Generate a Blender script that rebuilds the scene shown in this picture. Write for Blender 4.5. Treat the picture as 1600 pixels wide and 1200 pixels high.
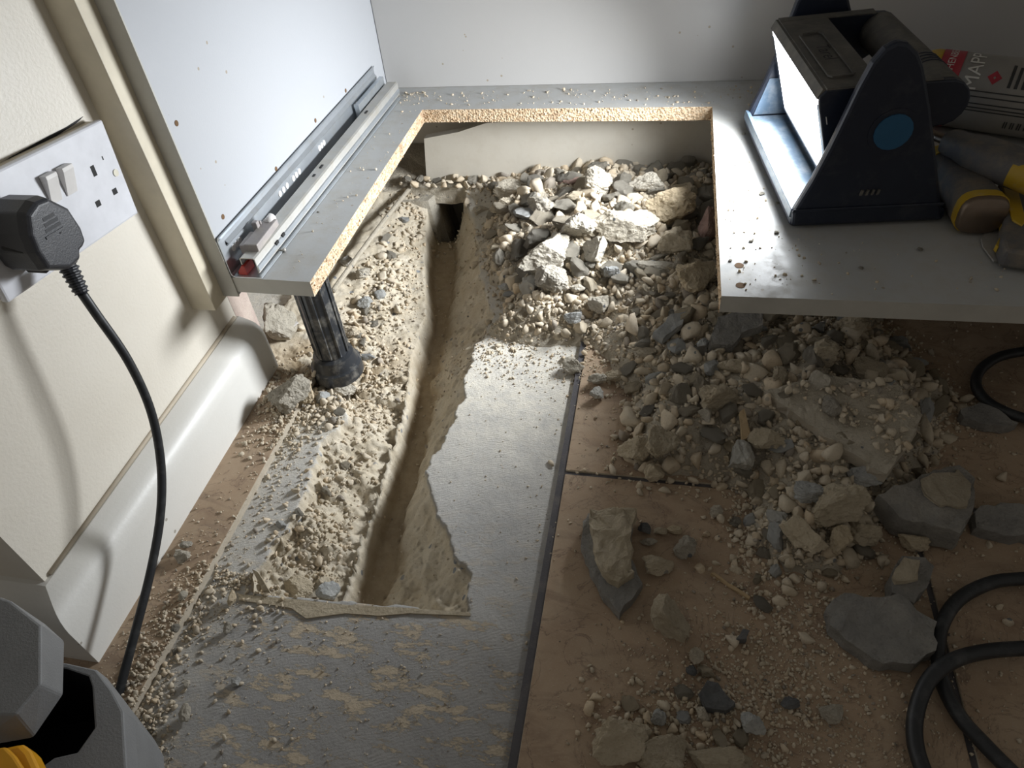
import bpy, bmesh, math, random
import numpy as np
from mathutils import Vector, Matrix, Euler, noise as mnoise

random.seed(7)
rng = np.random.default_rng(7)
scn = bpy.context.scene
for o in list(bpy.data.objects):
    bpy.data.objects.remove(o)
COL = scn.collection

# ------------------------------------------------------------------ camera
FPX = 1120.755
RX = np.array([[0.98079912, 0.07030354, -0.18190793],
               [0.17947047, -0.69036726, 0.70084477],
               [-0.07631141, -0.72003504, -0.68972901]])
CAMZ = 0.555
cam_d = bpy.data.cameras.new('camera')
cam_d.sensor_width = 36.0
cam_d.lens = FPX * 36.0 / 1600.0
cam_d.clip_start = 0.01
cam = bpy.data.objects.new('camera', cam_d)
M3 = Matrix([[RX[i][0], -RX[i][1], -RX[i][2]] for i in range(3)])
cam.matrix_world = Matrix.Translation((0, 0, CAMZ)) @ M3.to_4x4()
COL.objects.link(cam)
scn.camera = cam

# ------------------------------------------------------------------ world and exposure
w = bpy.data.worlds.new('room_light')
scn.world = w
w.use_nodes = True
w.node_tree.nodes['Background'].inputs[0].default_value = (1.0, 0.94, 0.85, 1)
w.node_tree.nodes['Background'].inputs[1].default_value = 0.155
LAMP_STRENGTH = 14.0     # the visible diffuser
LAMP_WATTS = 2.9         # its light, thrown forwards by the lens
scn.view_settings.view_transform = 'Standard'
scn.view_settings.look = 'None'
scn.view_settings.gamma = 1.0
scn.view_settings.exposure = 0.0
scn.view_settings.use_curve_mapping = False


# ------------------------------------------------------------------ geometry helpers
def ray(px, py):
    return RX @ np.array([px - 800.0, py - 600.0, FPX])


def at(px, py, z):
    d = ray(px, py)
    t = (z - CAMZ) / d[2]
    return Vector((d[0] * t, d[1] * t, z))


def at_x(px, py, x):
    d = ray(px, py)
    t = x / d[0]
    return Vector((x, d[1] * t, CAMZ + d[2] * t))


def px_size(p):
    q = RX.T @ (np.array([p[0], p[1], p[2] - CAMZ]))
    return q[2] / FPX


def link(name, me, mats, parent=None, smooth=False):
    o = bpy.data.objects.new(name, me)
    if mats is not None:
        if not isinstance(mats, (list, tuple)):
            mats = [mats]
        if len(me.materials) == 0:
            for m in mats:
                me.materials.append(m)
    COL.objects.link(o)
    if parent is not None:
        o.parent = parent
    if smooth:
        me.polygons.foreach_set('use_smooth', [True] * len(me.polygons))
    return o


def mesh(name, verts, faces, mats, parent=None, smooth=False):
    me = bpy.data.meshes.new(name)
    me.from_pydata([tuple(v) for v in verts], [], faces)
    me.update()
    return link(name, me, mats, parent, smooth)


def bm_obj(name, bm, mats, parent=None, smooth=False):
    me = bpy.data.meshes.new(name)
    bmesh.ops.recalc_face_normals(bm, faces=bm.faces)
    bm.to_mesh(me)
    bm.free()
    return link(name, me, mats, parent, smooth)


def bevel(o, wdt=0.001, seg=2, angle=35):
    m = o.modifiers.new('bevel', 'BEVEL')
    m.width = wdt
    m.segments = seg
    m.limit_method = 'ANGLE'
    m.angle_limit = math.radians(angle)
    return o


def tag(o, label=None, cat=None, group=None, kind=None):
    if label:
        o['label'] = label
    if cat:
        o['category'] = cat
    if group:
        o['group'] = group
    if kind:
        o['kind'] = kind
    return o


def empty(name, loc, label=None, cat=None, group=None, kind=None):
    o = bpy.data.objects.new(name, None)
    o.empty_display_size = 0.02
    o.location = loc
    COL.objects.link(o)
    bpy.context.view_layer.update()
    return tag(o, label, cat, group, kind)


def par(o, p):
    """parent keeping world coordinates (parents only carry a translation)"""
    o.parent = p
    o.matrix_parent_inverse = Matrix.Translation(-Vector(p.location)) if p.type == 'EMPTY' else Matrix.Identity(4)
    return o


def bm_box(bm, c, s, mtx=None):
    r = bmesh.ops.create_cube(bm, size=1.0)
    m = Matrix.Translation(c) @ Matrix.Diagonal((s[0], s[1], s[2], 1))
    if mtx is not None:
        m = mtx @ m
    bmesh.ops.transform(bm, matrix=m, verts=r['verts'])
    return r['verts']


def box(name, lo, hi, mats, parent=None, bw=0.0, mtx=None):
    bm = bmesh.new()
    lo = Vector(lo)
    hi = Vector(hi)
    bm_box(bm, (lo + hi) / 2, hi - lo, mtx)
    o = bm_obj(name, bm, mats)
    if parent:
        par(o, parent)
    if bw:
        bevel(o, bw)
    return o


def prism(name, bottom, top, mats, parent=None, bw=0.0, smooth=False):
    n = len(bottom)
    v = list(bottom) + list(top)
    f = [list(range(n))[::-1], list(range(n, 2 * n))]
    for i in range(n):
        j = (i + 1) % n
        f.append([i, j, n + j, n + i])
    bm = bmesh.new()
    vs = [bm.verts.new(p) for p in v]
    for q in f:
        bm.faces.new([vs[i] for i in q])
    o = bm_obj(name, bm, mats, None, smooth)
    if parent:
        par(o, parent)
    if bw:
        bevel(o, bw)
    return o


def bm_tube(bm, pts, radii, seg=12, cap=True):
    pts = [Vector(p) for p in pts]
    if not isinstance(radii, (list, tuple)):
        radii = [radii] * len(pts)
    rings = []
    up = None
    for i, p in enumerate(pts):
        t = (pts[min(i + 1, len(pts) - 1)] - pts[max(i - 1, 0)]).normalized()
        if up is None:
            up = Vector((0, 0, 1)) if abs(t.z) < 0.9 else Vector((1, 0, 0))
        a = (up - t * up.dot(t)).normalized()
        up = a
        b = t.cross(a)
        rings.append([bm.verts.new(p + (a * math.cos(k * 2 * math.pi / seg) + b * math.sin(k * 2 * math.pi / seg)) * radii[i]) for k in range(seg)])
    for r0, r1 in zip(rings[:-1], rings[1:]):
        for k in range(seg):
            bm.faces.new((r0[k], r0[(k + 1) % seg], r1[(k + 1) % seg], r1[k]))
    if cap:
        bm.faces.new(rings[0][::-1])
        bm.faces.new(rings[-1])


def tube(name, pts, radii, mats, parent=None, seg=14, smooth=True):
    bm = bmesh.new()
    bm_tube(bm, pts, radii, seg)
    o = bm_obj(name, bm, mats, None, smooth)
    if parent:
        par(o, parent)
    return o


def spline(pts, n=8):
    pts = [Vector(p) for p in pts]
    out = []
    P = [pts[0] * 2 - pts[1]] + pts + [pts[-1] * 2 - pts[-2]]
    for i in range(1, len(P) - 2):
        for k in range(n):
            t = k / n
            p0, p1, p2, p3 = P[i - 1], P[i], P[i + 1], P[i + 2]
            out.append(0.5 * ((2 * p1) + (p2 - p0) * t + (2 * p0 - 5 * p1 + 4 * p2 - p3) * t * t + (3 * p1 - p0 - 3 * p2 + p3) * t ** 3))
    out.append(pts[-1])
    return out


# ------------------------------------------------------------------ materials
class NT:
    def __init__(s, name):
        s.m = bpy.data.materials.new(name)
        s.m.use_nodes = True
        s.n = s.m.node_tree.nodes
        s.l = s.m.node_tree.links
        s.b = s.n['Principled BSDF']

    def add(s, t, **kw):
        x = s.n.new(t)
        for k, v in kw.items():
            setattr(x, k, v)
        return x

    def put(s, sock, v):
        if hasattr(v, 'is_linked') or isinstance(v, bpy.types.NodeSocket):
            s.l.new(v, sock)
        elif isinstance(v, (tuple, list)) and len(v) == 3 and sock.type == 'RGBA':
            sock.default_value = (*v, 1)
        else:
            sock.default_value = v

    def coord(s, scale=(1, 1, 1), rot=(0, 0, 0), kind='Object'):
        c = s.add('ShaderNodeTexCoord')
        m = s.add('ShaderNodeMapping')
        m.inputs['Scale'].default_value = scale
        m.inputs['Rotation'].default_value = rot
        s.l.new(c.outputs[kind], m.inputs[0])
        return m.outputs[0]

    def noise(s, scale, detail=4, rough=0.6, dist=0.0, co=None):
        x = s.add('ShaderNodeTexNoise')
        x.inputs['Scale'].default_value = scale
        x.inputs['Detail'].default_value = detail
        x.inputs['Roughness'].default_value = rough
        x.inputs['Distortion'].default_value = dist
        s.l.new(co if co else s.coord(), x.inputs['Vector'])
        return x.outputs['Fac']

    def vor(s, scale, co=None, feature='F1', out='Distance'):
        x = s.add('ShaderNodeTexVoronoi')
        x.feature = feature
        x.inputs['Scale'].default_value = scale
        s.l.new(co if co else s.coord(), x.inputs['Vector'])
        return x.outputs[out]

    def ramp(s, fac, stops, interp='LINEAR'):
        r = s.add('ShaderNodeValToRGB')
        r.color_ramp.interpolation = interp
        e = r.color_ramp.elements
        while len(e) < len(stops):
            e.new(0.5)
        for q, (p, c) in zip(e, stops):
            q.position = p
            q.color = (*c, 1) if len(c) == 3 else c
        s.l.new(fac, r.inputs[0])
        return r.outputs[0]

    def f(s, fac, a, b):
        return s.ramp(fac, [(a, (0, 0, 0)), (b, (1, 1, 1))])

    def mix(s, fac, a, b, bt='MIX'):
        x = s.add('ShaderNodeMix')
        x.data_type = 'RGBA'
        x.blend_type = bt
        s.put(x.inputs[0], fac)
        s.put(x.inputs[6], a)
        s.put(x.inputs[7], b)
        return x.outputs[2]

    def math(s, op, a, b=0.0):
        x = s.add('ShaderNodeMath', operation=op)
        s.put(x.inputs[0], a)
        s.put(x.inputs[1], b)
        return x.outputs[0]

    def attr(s, name):
        x = s.add('ShaderNodeAttribute')
        x.attribute_name = name
        return x.outputs['Fac']

    def bump(s, h, strength=0.5, dist=0.002, prev=None):
        x = s.add('ShaderNodeBump')
        x.inputs['Strength'].default_value = strength
        x.inputs['Distance'].default_value = dist
        s.l.new(h, x.inputs['Height'])
        if prev:
            s.l.new(prev, x.inputs['Normal'])
        return x.outputs[0]

    def done(s, col=None, rough=0.6, normal=None, metal=0.0, spec=0.5):
        if col is not None:
            s.put(s.b.inputs['Base Color'], col)
        s.put(s.b.inputs['Roughness'], rough)
        s.put(s.b.inputs['Metallic'], metal)
        s.put(s.b.inputs['Specular IOR Level'], spec)
        if normal:
            s.l.new(normal, s.b.inputs['Normal'])
        return s.m


def plain(name, col, rough=0.5, metal=0.0, dust=0.0, dustcol=(.5, .46, .38), bump=0.0, bscale=600, spec=0.5):
    t = NT(name)
    c = t.mix(t.f(t.noise(30, 5), .3, .7), tuple(x * .9 for x in col), tuple(min(1, x * 1.08) for x in col))
    if dust:
        d = t.f(t.noise(55, 8, .7), .62 - dust * .3, .85 - dust * .3)
        c = t.mix(t.math('MULTIPLY', d, min(1, dust * 1.4)), c, dustcol)
    n = t.bump(t.noise(bscale, 3), bump, .0006) if bump else None
    return t.done(c, rough, n, metal, spec)


def concrete(name, a, b, speck=(.2, .21, .22), amt=.1, island=False, obj=True, bstr=.8, scale=1.0):
    t = NT(name)
    co = t.coord()
    n1 = t.noise(45 * scale, 6, .65, co=co)
    c = t.mix(t.f(n1, .3, .7), a, b)
    v = t.vor(160 * scale, co, out='Color')
    sm = t.f(v, 1 - amt, 1 - amt + .02)
    vd = t.vor(160 * scale, co)
    sm = t.math('MULTIPLY', sm, t.math('LESS_THAN', vd, .33))
    c = t.mix(sm, c, speck)
    c = t.mix(t.math('MULTIPLY', t.f(t.noise(500, 3, co=co), .56, .72), .35), c, tuple(x * .6 for x in a))
    if island:
        g = t.add('ShaderNodeNewGeometry')
        rv = t.ramp(g.outputs['Random Per Island'], [(0, (.45, .45, .47)), (.06, (.62, .6, .6)), (.12, (.88, .85, .8)), (.6, (1, .98, .95)), (1, (1.0, .91, .80))])
        c = t.mix(1.0, c, rv, 'MULTIPLY')
    elif obj:
        g = t.add('ShaderNodeObjectInfo')
        rv = t.ramp(g.outputs['Random'], [(0, (.66, .66, .67)), (.2, (.85, .84, .82)), (.7, (1, 1, 1)), (1, (1.0, .94, .85))])
        c = t.mix(1.0, c, rv, 'MULTIPLY')
    nn = t.bump(t.noise(150, 10, .72, co=co), bstr, .004)
    nn = t.bump(t.vor(420, co), bstr * .35, .0015, nn)
    return t.done(c, .95, nn, spec=.15)


CREAM = (.66, .60, .50)
M = {}
M['rock'] = concrete('pale_concrete', (.48, .44, .365), (.63, .585, .50), bstr=1.0)
M['rock_y'] = concrete('sandy_mortar', (.47, .40, .29), (.62, .545, .42), amt=.06)
M['rock_g'] = concrete('grey_stone', (.30, .31, .31), (.46, .46, .44), amt=.02, bstr=.4)
M['rock_d'] = concrete('dark_slate', (.10, .105, .11), (.18, .18, .18), amt=.0, bstr=.4)
M['rock_r'] = concrete('reddish_brick', (.42, .26, .22), (.52, .38, .33), amt=.02)
M['gravel'] = concrete('gravel', (.54, .48, .38), (.69, .62, .51), island=True, bstr=.3)
M['bed'] = concrete('gravel_bed', (.47, .42, .33), (.62, .56, .46), bstr=1.0, obj=False, scale=1.6)
M['sand'] = concrete('damp_sand', (.42, .32, .20), (.55, .44, .30), amt=.02, bstr=.9, obj=False)


def m_floor():
    t = NT('screed_floor')
    co = t.coord()
    adh, cream, sandm, dust = t.attr('adh'), t.attr('cream'), t.attr('sand'), t.attr('dust')
    # broken concrete
    c = t.mix(t.f(t.noise(38, 7, .7, co=co), .3, .7), (.57, .49, .36), (.70, .64, .53))
    v = t.vor(120, co, out='Color')
    sm = t.math('MULTIPLY', t.f(v, .86, .88), t.math('LESS_THAN', t.vor(120, co), .35))
    c = t.mix(sm, c, (.26, .27, .28))
    c = t.mix(t.f(t.noise(420, 4, co=co), .58, .75), c, (.36, .29, .2))
    c = t.mix(sandm, c, t.mix(t.f(t.noise(90, 6, co=co), .3, .7), (.35, .265, .165), (.46, .37, .25)))
    # tile adhesive with comb ridges
    lo = t.noise(14, 5, .6, co=co)
    ca = t.mix(t.f(lo, .35, .68), (.40, .40, .40), (.56, .55, .53))
    streak = t.noise(1, 7, .7, co=t.coord((60, 240, 60), (0, 0, .25)))
    ca = t.mix(t.math('MULTIPLY', t.f(streak, .5, .75), .45), ca, (.60, .58, .53))
    cm = t.math('MULTIPLY', cream, t.f(t.noise(1, 12, .74, .15, t.coord((34, 85, 30), (0, 0, .2))), .525, .555))
    ca = t.mix(t.math('MULTIPLY', t.attr('near_tone'), .55), ca, (.25, .245, .25))
    ca = t.mix(cm, ca, (.56, .47, .35))
    ca = t.mix(t.math('MULTIPLY', t.f(t.noise(260, 4, co=co), .62, .7), .55), ca, (.2, .2, .2))
    dm = t.math('MULTIPLY', dust, t.f(t.noise(70, 8, .7, co=co), .12, .62))
    ca = t.mix(dm, ca, (.74, .70, .61))
    col = t.mix(adh, c, ca)
    wv = t.add('ShaderNodeTexWave')
    wv.inputs['Scale'].default_value = 120
    wv.inputs['Distortion'].default_value = 14
    wv.inputs['Detail'].default_value = 4
    wv.inputs['Detail Scale'].default_value = .6
    t.l.new(t.coord((.55, 1, 1), (0, 0, .9)), wv.inputs['Vector'])
    ridge = t.math('MULTIPLY', wv.outputs['Fac'], t.f(lo, .3, .7))
    hb = t.math('ADD', t.noise(170, 10, .75, co=co), t.math('MULTIPLY', t.math('MULTIPLY', ridge, adh), .13))
    hb = t.math('ADD', hb, t.math('MULTIPLY', cm, .25))
    n = t.bump(hb, .75, .0026)
    return t.done(col, .95, n, spec=.12)


M['floor'] = m_floor()


def m_tile():
    t = NT('brown_stone_tile')
    co = t.coord()
    c = t.mix(t.f(t.noise(9, 6, .6, .6, co), .3, .7), (.34, .245, .165), (.46, .34, .235))
    band = t.noise(1, 8, .65, 1.2, t.coord((14, 38, 20), (0, 0, -.15)))
    c = t.mix(t.math('MULTIPLY', t.f(band, .5, .66), .6), c, (.21, .14, .10))
    vein = t.noise(16, 6, .6, 1.8, co)
    vm = t.math('SUBTRACT', 1.0, t.f(t.math('ABSOLUTE', t.math('SUBTRACT', vein, .5)), 0.0, .012))
    c = t.mix(t.math('MULTIPLY', vm, .6), c, (.12, .08, .065))
    d = t.f(t.noise(26, 9, .72, co=co), .42, .8)
    c = t.mix(t.math('MULTIPLY', d, .55), c, (.47, .385, .28))
    c = t.mix(t.math('MULTIPLY', t.f(t.noise(700, 2, co=co), .55, .7), .3), c, (.5, .42, .32))
    n = t.bump(t.noise(60, 8, .6, co=co), .25, .0015)
    return t.done(c, .72, n, spec=.25)


M['tile'] = m_tile()
M['tile_body'] = concrete('tile_body', (.50, .44, .35), (.60, .54, .45), amt=0, bstr=.3)
M['grout'] = plain('grey_grout', (.095, .09, .095), .95, dust=.35, dustcol=(.25, .22, .19), bump=.6, bscale=500)
M['slab_g'] = concrete('adhesive_backed_slab', (.25, .245, .235), (.38, .365, .335), amt=.03, bstr=.9)


def m_paint(name, a, b, gloss, bs=.12):
    t = NT(name)
    co = t.coord()
    c = t.mix(t.f(t.noise(7, 5, co=co), .3, .7), a, b)
    fl = t.math('MULTIPLY', t.f(t.vor(95, co, out='Color'), .86, .88), t.math('LESS_THAN', t.vor(95, co), .16))
    c = t.mix(t.math('MULTIPLY', fl, .75), c, (.28, .25, .2))
    n = t.bump(t.noise(330, 4, .6, co=co), bs, .0012)
    return t.done(c, gloss, n)


M['wall'] = m_paint('cream_wall_paint', (.66, .615, .53), (.72, .68, .60), .42, .35)
M['skirt'] = m_paint('gloss_skirting_paint', (.68, .665, .62), (.74, .73, .69), .42)
M['skirt_crease'] = plain('tan_crease_paint', (.50, .43, .33), .6, dust=.5)
M['plaster'] = concrete('bare_plaster', (.42, .33, .29), (.52, .44, .38), amt=0, obj=False, bstr=.3)
M['filler'] = plain('cream_filler', (.66, .60, .47), .5)


def m_lam(name, a, dustamt, dcol=(.50, .45, .36), rough=.3):
    t = NT(name)
    co = t.coord()
    d = t.f(t.noise(38, 9, .72, co=co), .62 - dustamt * .35, .9 - dustamt * .35)
    c = t.mix(t.math('MULTIPLY', d, min(1, dustamt * 1.1)), a, dcol)
    sp = t.math('MULTIPLY', t.f(t.vor(80, co, out='Color'), .8, .82), t.math('LESS_THAN', t.vor(80, co), .13))
    c = t.mix(t.math('MULTIPLY', sp, .8), c, (.33, .27, .19))
    r = t.mix(d, (rough,) * 3, (.8, .8, .8))
    n = t.bump(t.noise(500, 3, co=co), .08, .001)
    return t.done(c, r, n)


M['lam'] = m_lam('white_laminate', (.465, .48, .505), .02)
M['lam_back'] = m_lam('white_back_laminate', (.49, .48, .465), .04)
M['lam_base'] = m_lam('dusty_laminate', (.47, .475, .465), .5, (.45, .41, .34))
M['lam_edge'] = plain('grey_edge_band', (.50, .49, .45), .45)
M['plank'] = m_lam('cream_plank', (.60, .565, .49), .45, (.50, .45, .37), .6)


def m_chip():
    t = NT('raw_chipboard')
    co = t.coord()
    v = t.vor(330, t.coord((1, 1, 1.8)), out='Color')
    c = t.ramp(v, [(0, (.34, .22, .12)), (.3, (.58, .42, .27)), (.7, (.70, .55, .38)), (1, (.80, .68, .52))])
    c = t.mix(t.f(t.noise(30, 6, .7, co=co), .55, .75), c, (.33, .22, .14))
    n = t.bump(t.vor(330, co), .9, .002)
    n = t.bump(t.noise(200, 6, co=co), .6, .002, n)
    return t.done(c, .9, n, spec=.1)


M['chip'] = m_chip()
M['steel'] = plain('galvanised_steel', (.62, .66, .70), .38, .85, dust=.3)
M['steel_d'] = plain('dusty_steel', (.56, .55, .52), .5, .6, dust=.5)
M['slot'] = plain('dark_slot', (.02, .02, .02), .8)
M['red'] = plain('red_plastic', (.45, .04, .03), .4)
M['maroon'] = plain('maroon_track', (.05, .022, .018), .5)  # dark maroon strip between bracket and rail
M['grey_pl'] = plain('grey_clip_plastic', (.33, .30, .29), .5, dust=.4)
M['white_pl'] = plain('white_plastic', (.68, .69, .73), .35)
M['white_pl2'] = plain('rocker_plastic', (.74, .72, .70), .35)
M['box_pl'] = plain('aged_plastic', (.55, .49, .39), .5, dust=.2)
M['brass'] = plain('screw_metal', (.55, .53, .45), .35, .9)
M['black_pl'] = plain('black_plug_plastic', (.035, .037, .044), .42, dust=.3, dustcol=(.10, .10, .105), bump=.3, bscale=900)
M['cord'] = plain('black_cord', (.022, .024, .027), .45, dust=.35, dustcol=(.12, .12, .12))
M['leg'] = plain('black_leg_plastic', (.028, .031, .036), .3, dust=.45, dustcol=(.34, .32, .28))
M['lamp_d'] = plain('navy_lamp_plastic', (.012, .017, .032), .38, dust=.3, dustcol=(.07, .07, .075))
M['lamp_in'] = plain('lit_lamp_plastic', (.10, .15, .21), .35, dust=.5, dustcol=(.30, .32, .34))  # lighter blue paints the panel's light onto the lamp's inner faces
M['lamp_g'] = plain('dusty_lamp_top', (.10, .095, .085), .6, dust=.6, dustcol=(.17, .155, .13), bump=.2)
M['lamp_k'] = plain('blue_disc', (.02, .10, .20), .35)
M['yellow'] = plain('yellow_plastic', (.55, .36, .03), .4, dust=.3)
M['orange'] = plain('amber_plastic', (.75, .36, .02), .35)
M['can_g'] = plain('grey_label', (.32, .30, .27), .35)
M['can_r'] = plain('red_label', (.42, .03, .05), .35)
M['can_w'] = plain('white_print', (.75, .73, .68), .4)
M['can_k'] = plain('black_print', (.04, .04, .04), .5)
M['handle'] = plain('grey_grip', (.13, .125, .125), .6, dust=.6, dustcol=(.24, .20, .15))
M['endcap'] = plain('worn_steel_cap', (.22, .17, .13), .4, .7, dust=.5, dustcol=(.2, .13, .08))
M['box_g'] = plain('grey_case_plastic', (.225, .23, .235), .55, bump=.5, bscale=700)
M['box_k'] = plain('black_case_inside', (.008, .008, .009), .7)  # near-black colour for the inside of the case
M['copper'] = plain('brown_pipe', (.33, .20, .13), .45, .3, dust=.4)
M['wood'] = plain('wood_splinter', (.45, .33, .19), .8, bump=.4)
M['hole'] = plain('drilled_hole', (.15, .085, .04), .9)

emi = NT('led_panel')
emi.n.remove(emi.b)
em = emi.add('ShaderNodeEmission')
em.inputs[0].default_value = (0.93, 0.965, 1.0, 1)
em.inputs[1].default_value = LAMP_STRENGTH
emi.l.new(em.outputs[0], emi.n['Material Output'].inputs[0])
M['led'] = emi.m


# ------------------------------------------------------------------ terrain functions (numpy)
_perm = np.random.default_rng(3).random((256, 256))


def vnoise(x, y):
    xi = np.floor(x).astype(int)
    yi = np.floor(y).astype(int)
    fx = x - xi
    fy = y - yi
    fx = fx * fx * (3 - 2 * fx)
    fy = fy * fy * (3 - 2 * fy)
    g = lambda a, b: _perm[a % 256, b % 256]
    return (g(xi, yi) * (1 - fx) + g(xi + 1, yi) * fx) * (1 - fy) + (g(xi, yi + 1) * (1 - fx) + g(xi + 1, yi + 1) * fx) * fy - .5


def fbm(x, y, f, o=4, r=.5):
    s = 0
    a = 1.0
    for k in range(o):
        s = s + a * vnoise(x * f + 17.3 * k, y * f + 9.1 * k)
        f *= 2.03
        a *= r
    return s


def sstep(a, b, x):
    t = np.clip((x - a) / (b - a), 0, 1)
    return t * t * (3 - 2 * t)


ZADH = -0.009
ZB = -0.075
rimL = np.array([(.26, -.345), (.281, -.340), (.304, -.341), (.333, -.335), (.379, -.328), (.428, -.334), (.463, -.340), (.503, -.325), (.525, -.335), (.545, -.36), (.56, -.42), (.58, -.475), (1.1, -.475)])
rimR = np.array([(.26, -.132), (.29, -.133), (.324, -.144), (.362, -.171), (.396, -.193), (.434, -.211), (.478, -.208), (.527, -.202), (.578, -.206), (.635, -.204), (.66, -.197), (.70, -.195), (.767, -.225), (.85, -.25), (.91, -.268), (.945, -.288), (1.1, -.290)])


def px_curve(pts, z):
    a = np.array([(lambda v: (v.y, v.x))(at(p[0], p[1], z)) for p in pts])
    return a[np.argsort(a[:, 0])]


chL = px_curve([(537, 928), (564, 835), (582, 784), (597, 730), (612, 691), (625, 649), (639, 584), (643, 550), (664, 493), (666, 445), (662, 394), (672, 340)], -.036)
chR = px_curve([(600, 943), (619, 901), (624, 826), (643, 796), (657, 727), (668, 694), (674, 649), (676, 584), (689, 527), (706, 479), (711, 408), (709, 385)], ZB)


def floor_h(x, y):
    wob = fbm(y * 0 + 3.1, y, 60, 3) * .006
    xl = np.interp(y, rimL[:, 0], rimL[:, 1]) + wob + fbm(x, y, 160, 2) * .003
    xr = np.interp(y, rimR[:, 0], rimR[:, 1]) - fbm(y * 0 + 8.2, y, 55, 3) * .007 + fbm(x, y, 160, 2) * .003
    cl = np.interp(y, chL[:, 0], chL[:, 1]) + fbm(y * 0 + 5.7, y, 70, 3) * .004
    cr = np.interp(y, chR[:, 0], chR[:, 1]) + fbm(y * 0 + 1.7, y, 70, 3) * .004
    cr = np.maximum(cr, cl + .022)
    cr = np.minimum(cr, xr - .012)
    ztop_l = np.where(y > .56, -.004 + .004 * sstep(.56, .8, y), ZADH)
    z = np.full_like(x, ZADH)
    # left bank
    t = np.clip((x - xl) / np.maximum(cl - xl, .01), 0, 1)
    step = np.where(y > .56, 0.0, .010)
    zl = ztop_l - step * sstep(0, .05, t) - (-ztop_l - step + .036 + ztop_l * 0) * t ** 1.15 * 1.0
    zl = np.where(x < xl, ZADH, zl)
    # drop to channel
    td = np.clip((x - cl) / .012, 0, 1)
    zd = -.036 + (ZB + .036) * (td * (2 - td))
    # right wall
    tr = np.clip((x - cr) / np.maximum(xr - cr, .004), 0, 1)
    zr = ZB + (ZADH - .006 - ZB) * (tr ** .85)
    zr = np.where(x > xr, ZADH, zr)
    z = np.where(x < cl, zl, np.where(x < cr, np.maximum(zd, ZB), zr))
    z = z - np.where((x > cl) & (x < cr + .01), .10, 0) * sstep(.955, .985, y)  # channel sunk deeper at the back to make its mouth dark
    inside = ((x > xl) & (x < xr)).astype(float)
    rough = fbm(x, y, 45, 5, .6) * .011 + np.abs(fbm(x, y, 110, 3)) * .004
    rough = rough + np.maximum(0, fbm(x + 4, y, 28, 2) - .18) * .02
    bank = ((x > xl) & (x < cl)).astype(float)
    wall = ((x > cr) & (x < xr)).astype(float)
    amp = bank * np.where(y > .6, .6, 1.25) + wall * 1.0 + inside * (1 - bank) * (1 - wall) * .35
    edge = np.minimum(sstep(0, .008, x - xl), sstep(0, .008, xr - x))
    zt = z + rough * amp * edge * sstep(.56, .50, y) + rough * amp * edge * .75 * sstep(.50, .56, y)
    # leg hollow
    d2 = ((x + .375) / .075) ** 2 + ((y - .575) / .055) ** 2
    zt = zt - .010 * np.exp(-d2 * 1.3) * (x < cl)
    # rise at the very back
    zt = zt + np.where(x < cl, .028, 0) * sstep(.90, .99, y)
    zt = zt + np.where(x > xr, .03, 0) * sstep(.92, 1.0, y)
    # front end of the trench
    yf = .281 + (x + .335) * .045 + fbm(x, x * 0 + 2.2, 70, 3) * .003
    cut = sstep(0, .005, y - yf)
    zz = ZADH + (zt - ZADH) * np.maximum(cut, 0)
    zz = zz + fbm(x, y, 25, 4) * .0012
    adh = 1 - inside * (cut > .35)
    return zz, adh, inside * cut


HEAP = np.array([(-.19, .655), (-.14, .645), (-.077, .648), (-.045, .60), (-.022, .56), (-.018, .467), (.03, .448), (.109, .44), (.1, .385), (.13, .355), (.17, .36), (.215, .41), (.293, .527), (.32, .592), (.285, .647), (.267, .714), (.26, .8), (.26, 1.12), (-.275, 1.12), (-.25, .934), (-.238, .85), (-.212, .767), (-.185, .72), (-.18, .69)])


def poly_sd(x, y, P):
    """signed distance, positive inside"""
    d = np.full(x.shape, 1e9)
    ins = np.zeros(x.shape, bool)
    n = len(P)
    for i in range(n):
        ax, ay = P[i]
        bx, by = P[(i + 1) % n]
        ex, ey = bx - ax, by - ay
        t = np.clip(((x - ax) * ex + (y - ay) * ey) / (ex * ex + ey * ey), 0, 1)
        d = np.minimum(d, np.hypot(x - ax - t * ex, y - ay - t * ey))
        c = ((ay > y) != (by > y)) & (x < (bx - ax) * (y - ay) / (by - ay + 1e-12) + ax)
        ins ^= c
    return np.where(ins, d, -d)


def heap_h(x, y):
    d = poly_sd(x, y, HEAP) + fbm(x, y, 40, 3) * .014
    top = .058 + .012 * np.exp(-(((x + .05) / .12) ** 2 + ((y - .84) / .1) ** 2))
    z = -.004 + top * (1 - np.exp(-np.maximum(d, 0) / .06))
    z = z - .010 * sstep(.95, 1.0, y)
    z = z + (fbm(x, y, 30, 4, .55) * .014) * sstep(.005, .04, d)
    z = np.where(d < 0, -.004 + d * 1.2, z)
    return z, d


def ground(x, y):
    X = np.array([float(x)])
    Y = np.array([float(y)])
    g = floor_h(X, Y)[0][0]
    if x > -.073 and y < .75:
        g = max(g, 0.0)
    if x < -.38 and y < .56:
        g = max(g, 0.0)
    return max(g, heap_h(X, Y)[0][0])


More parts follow.
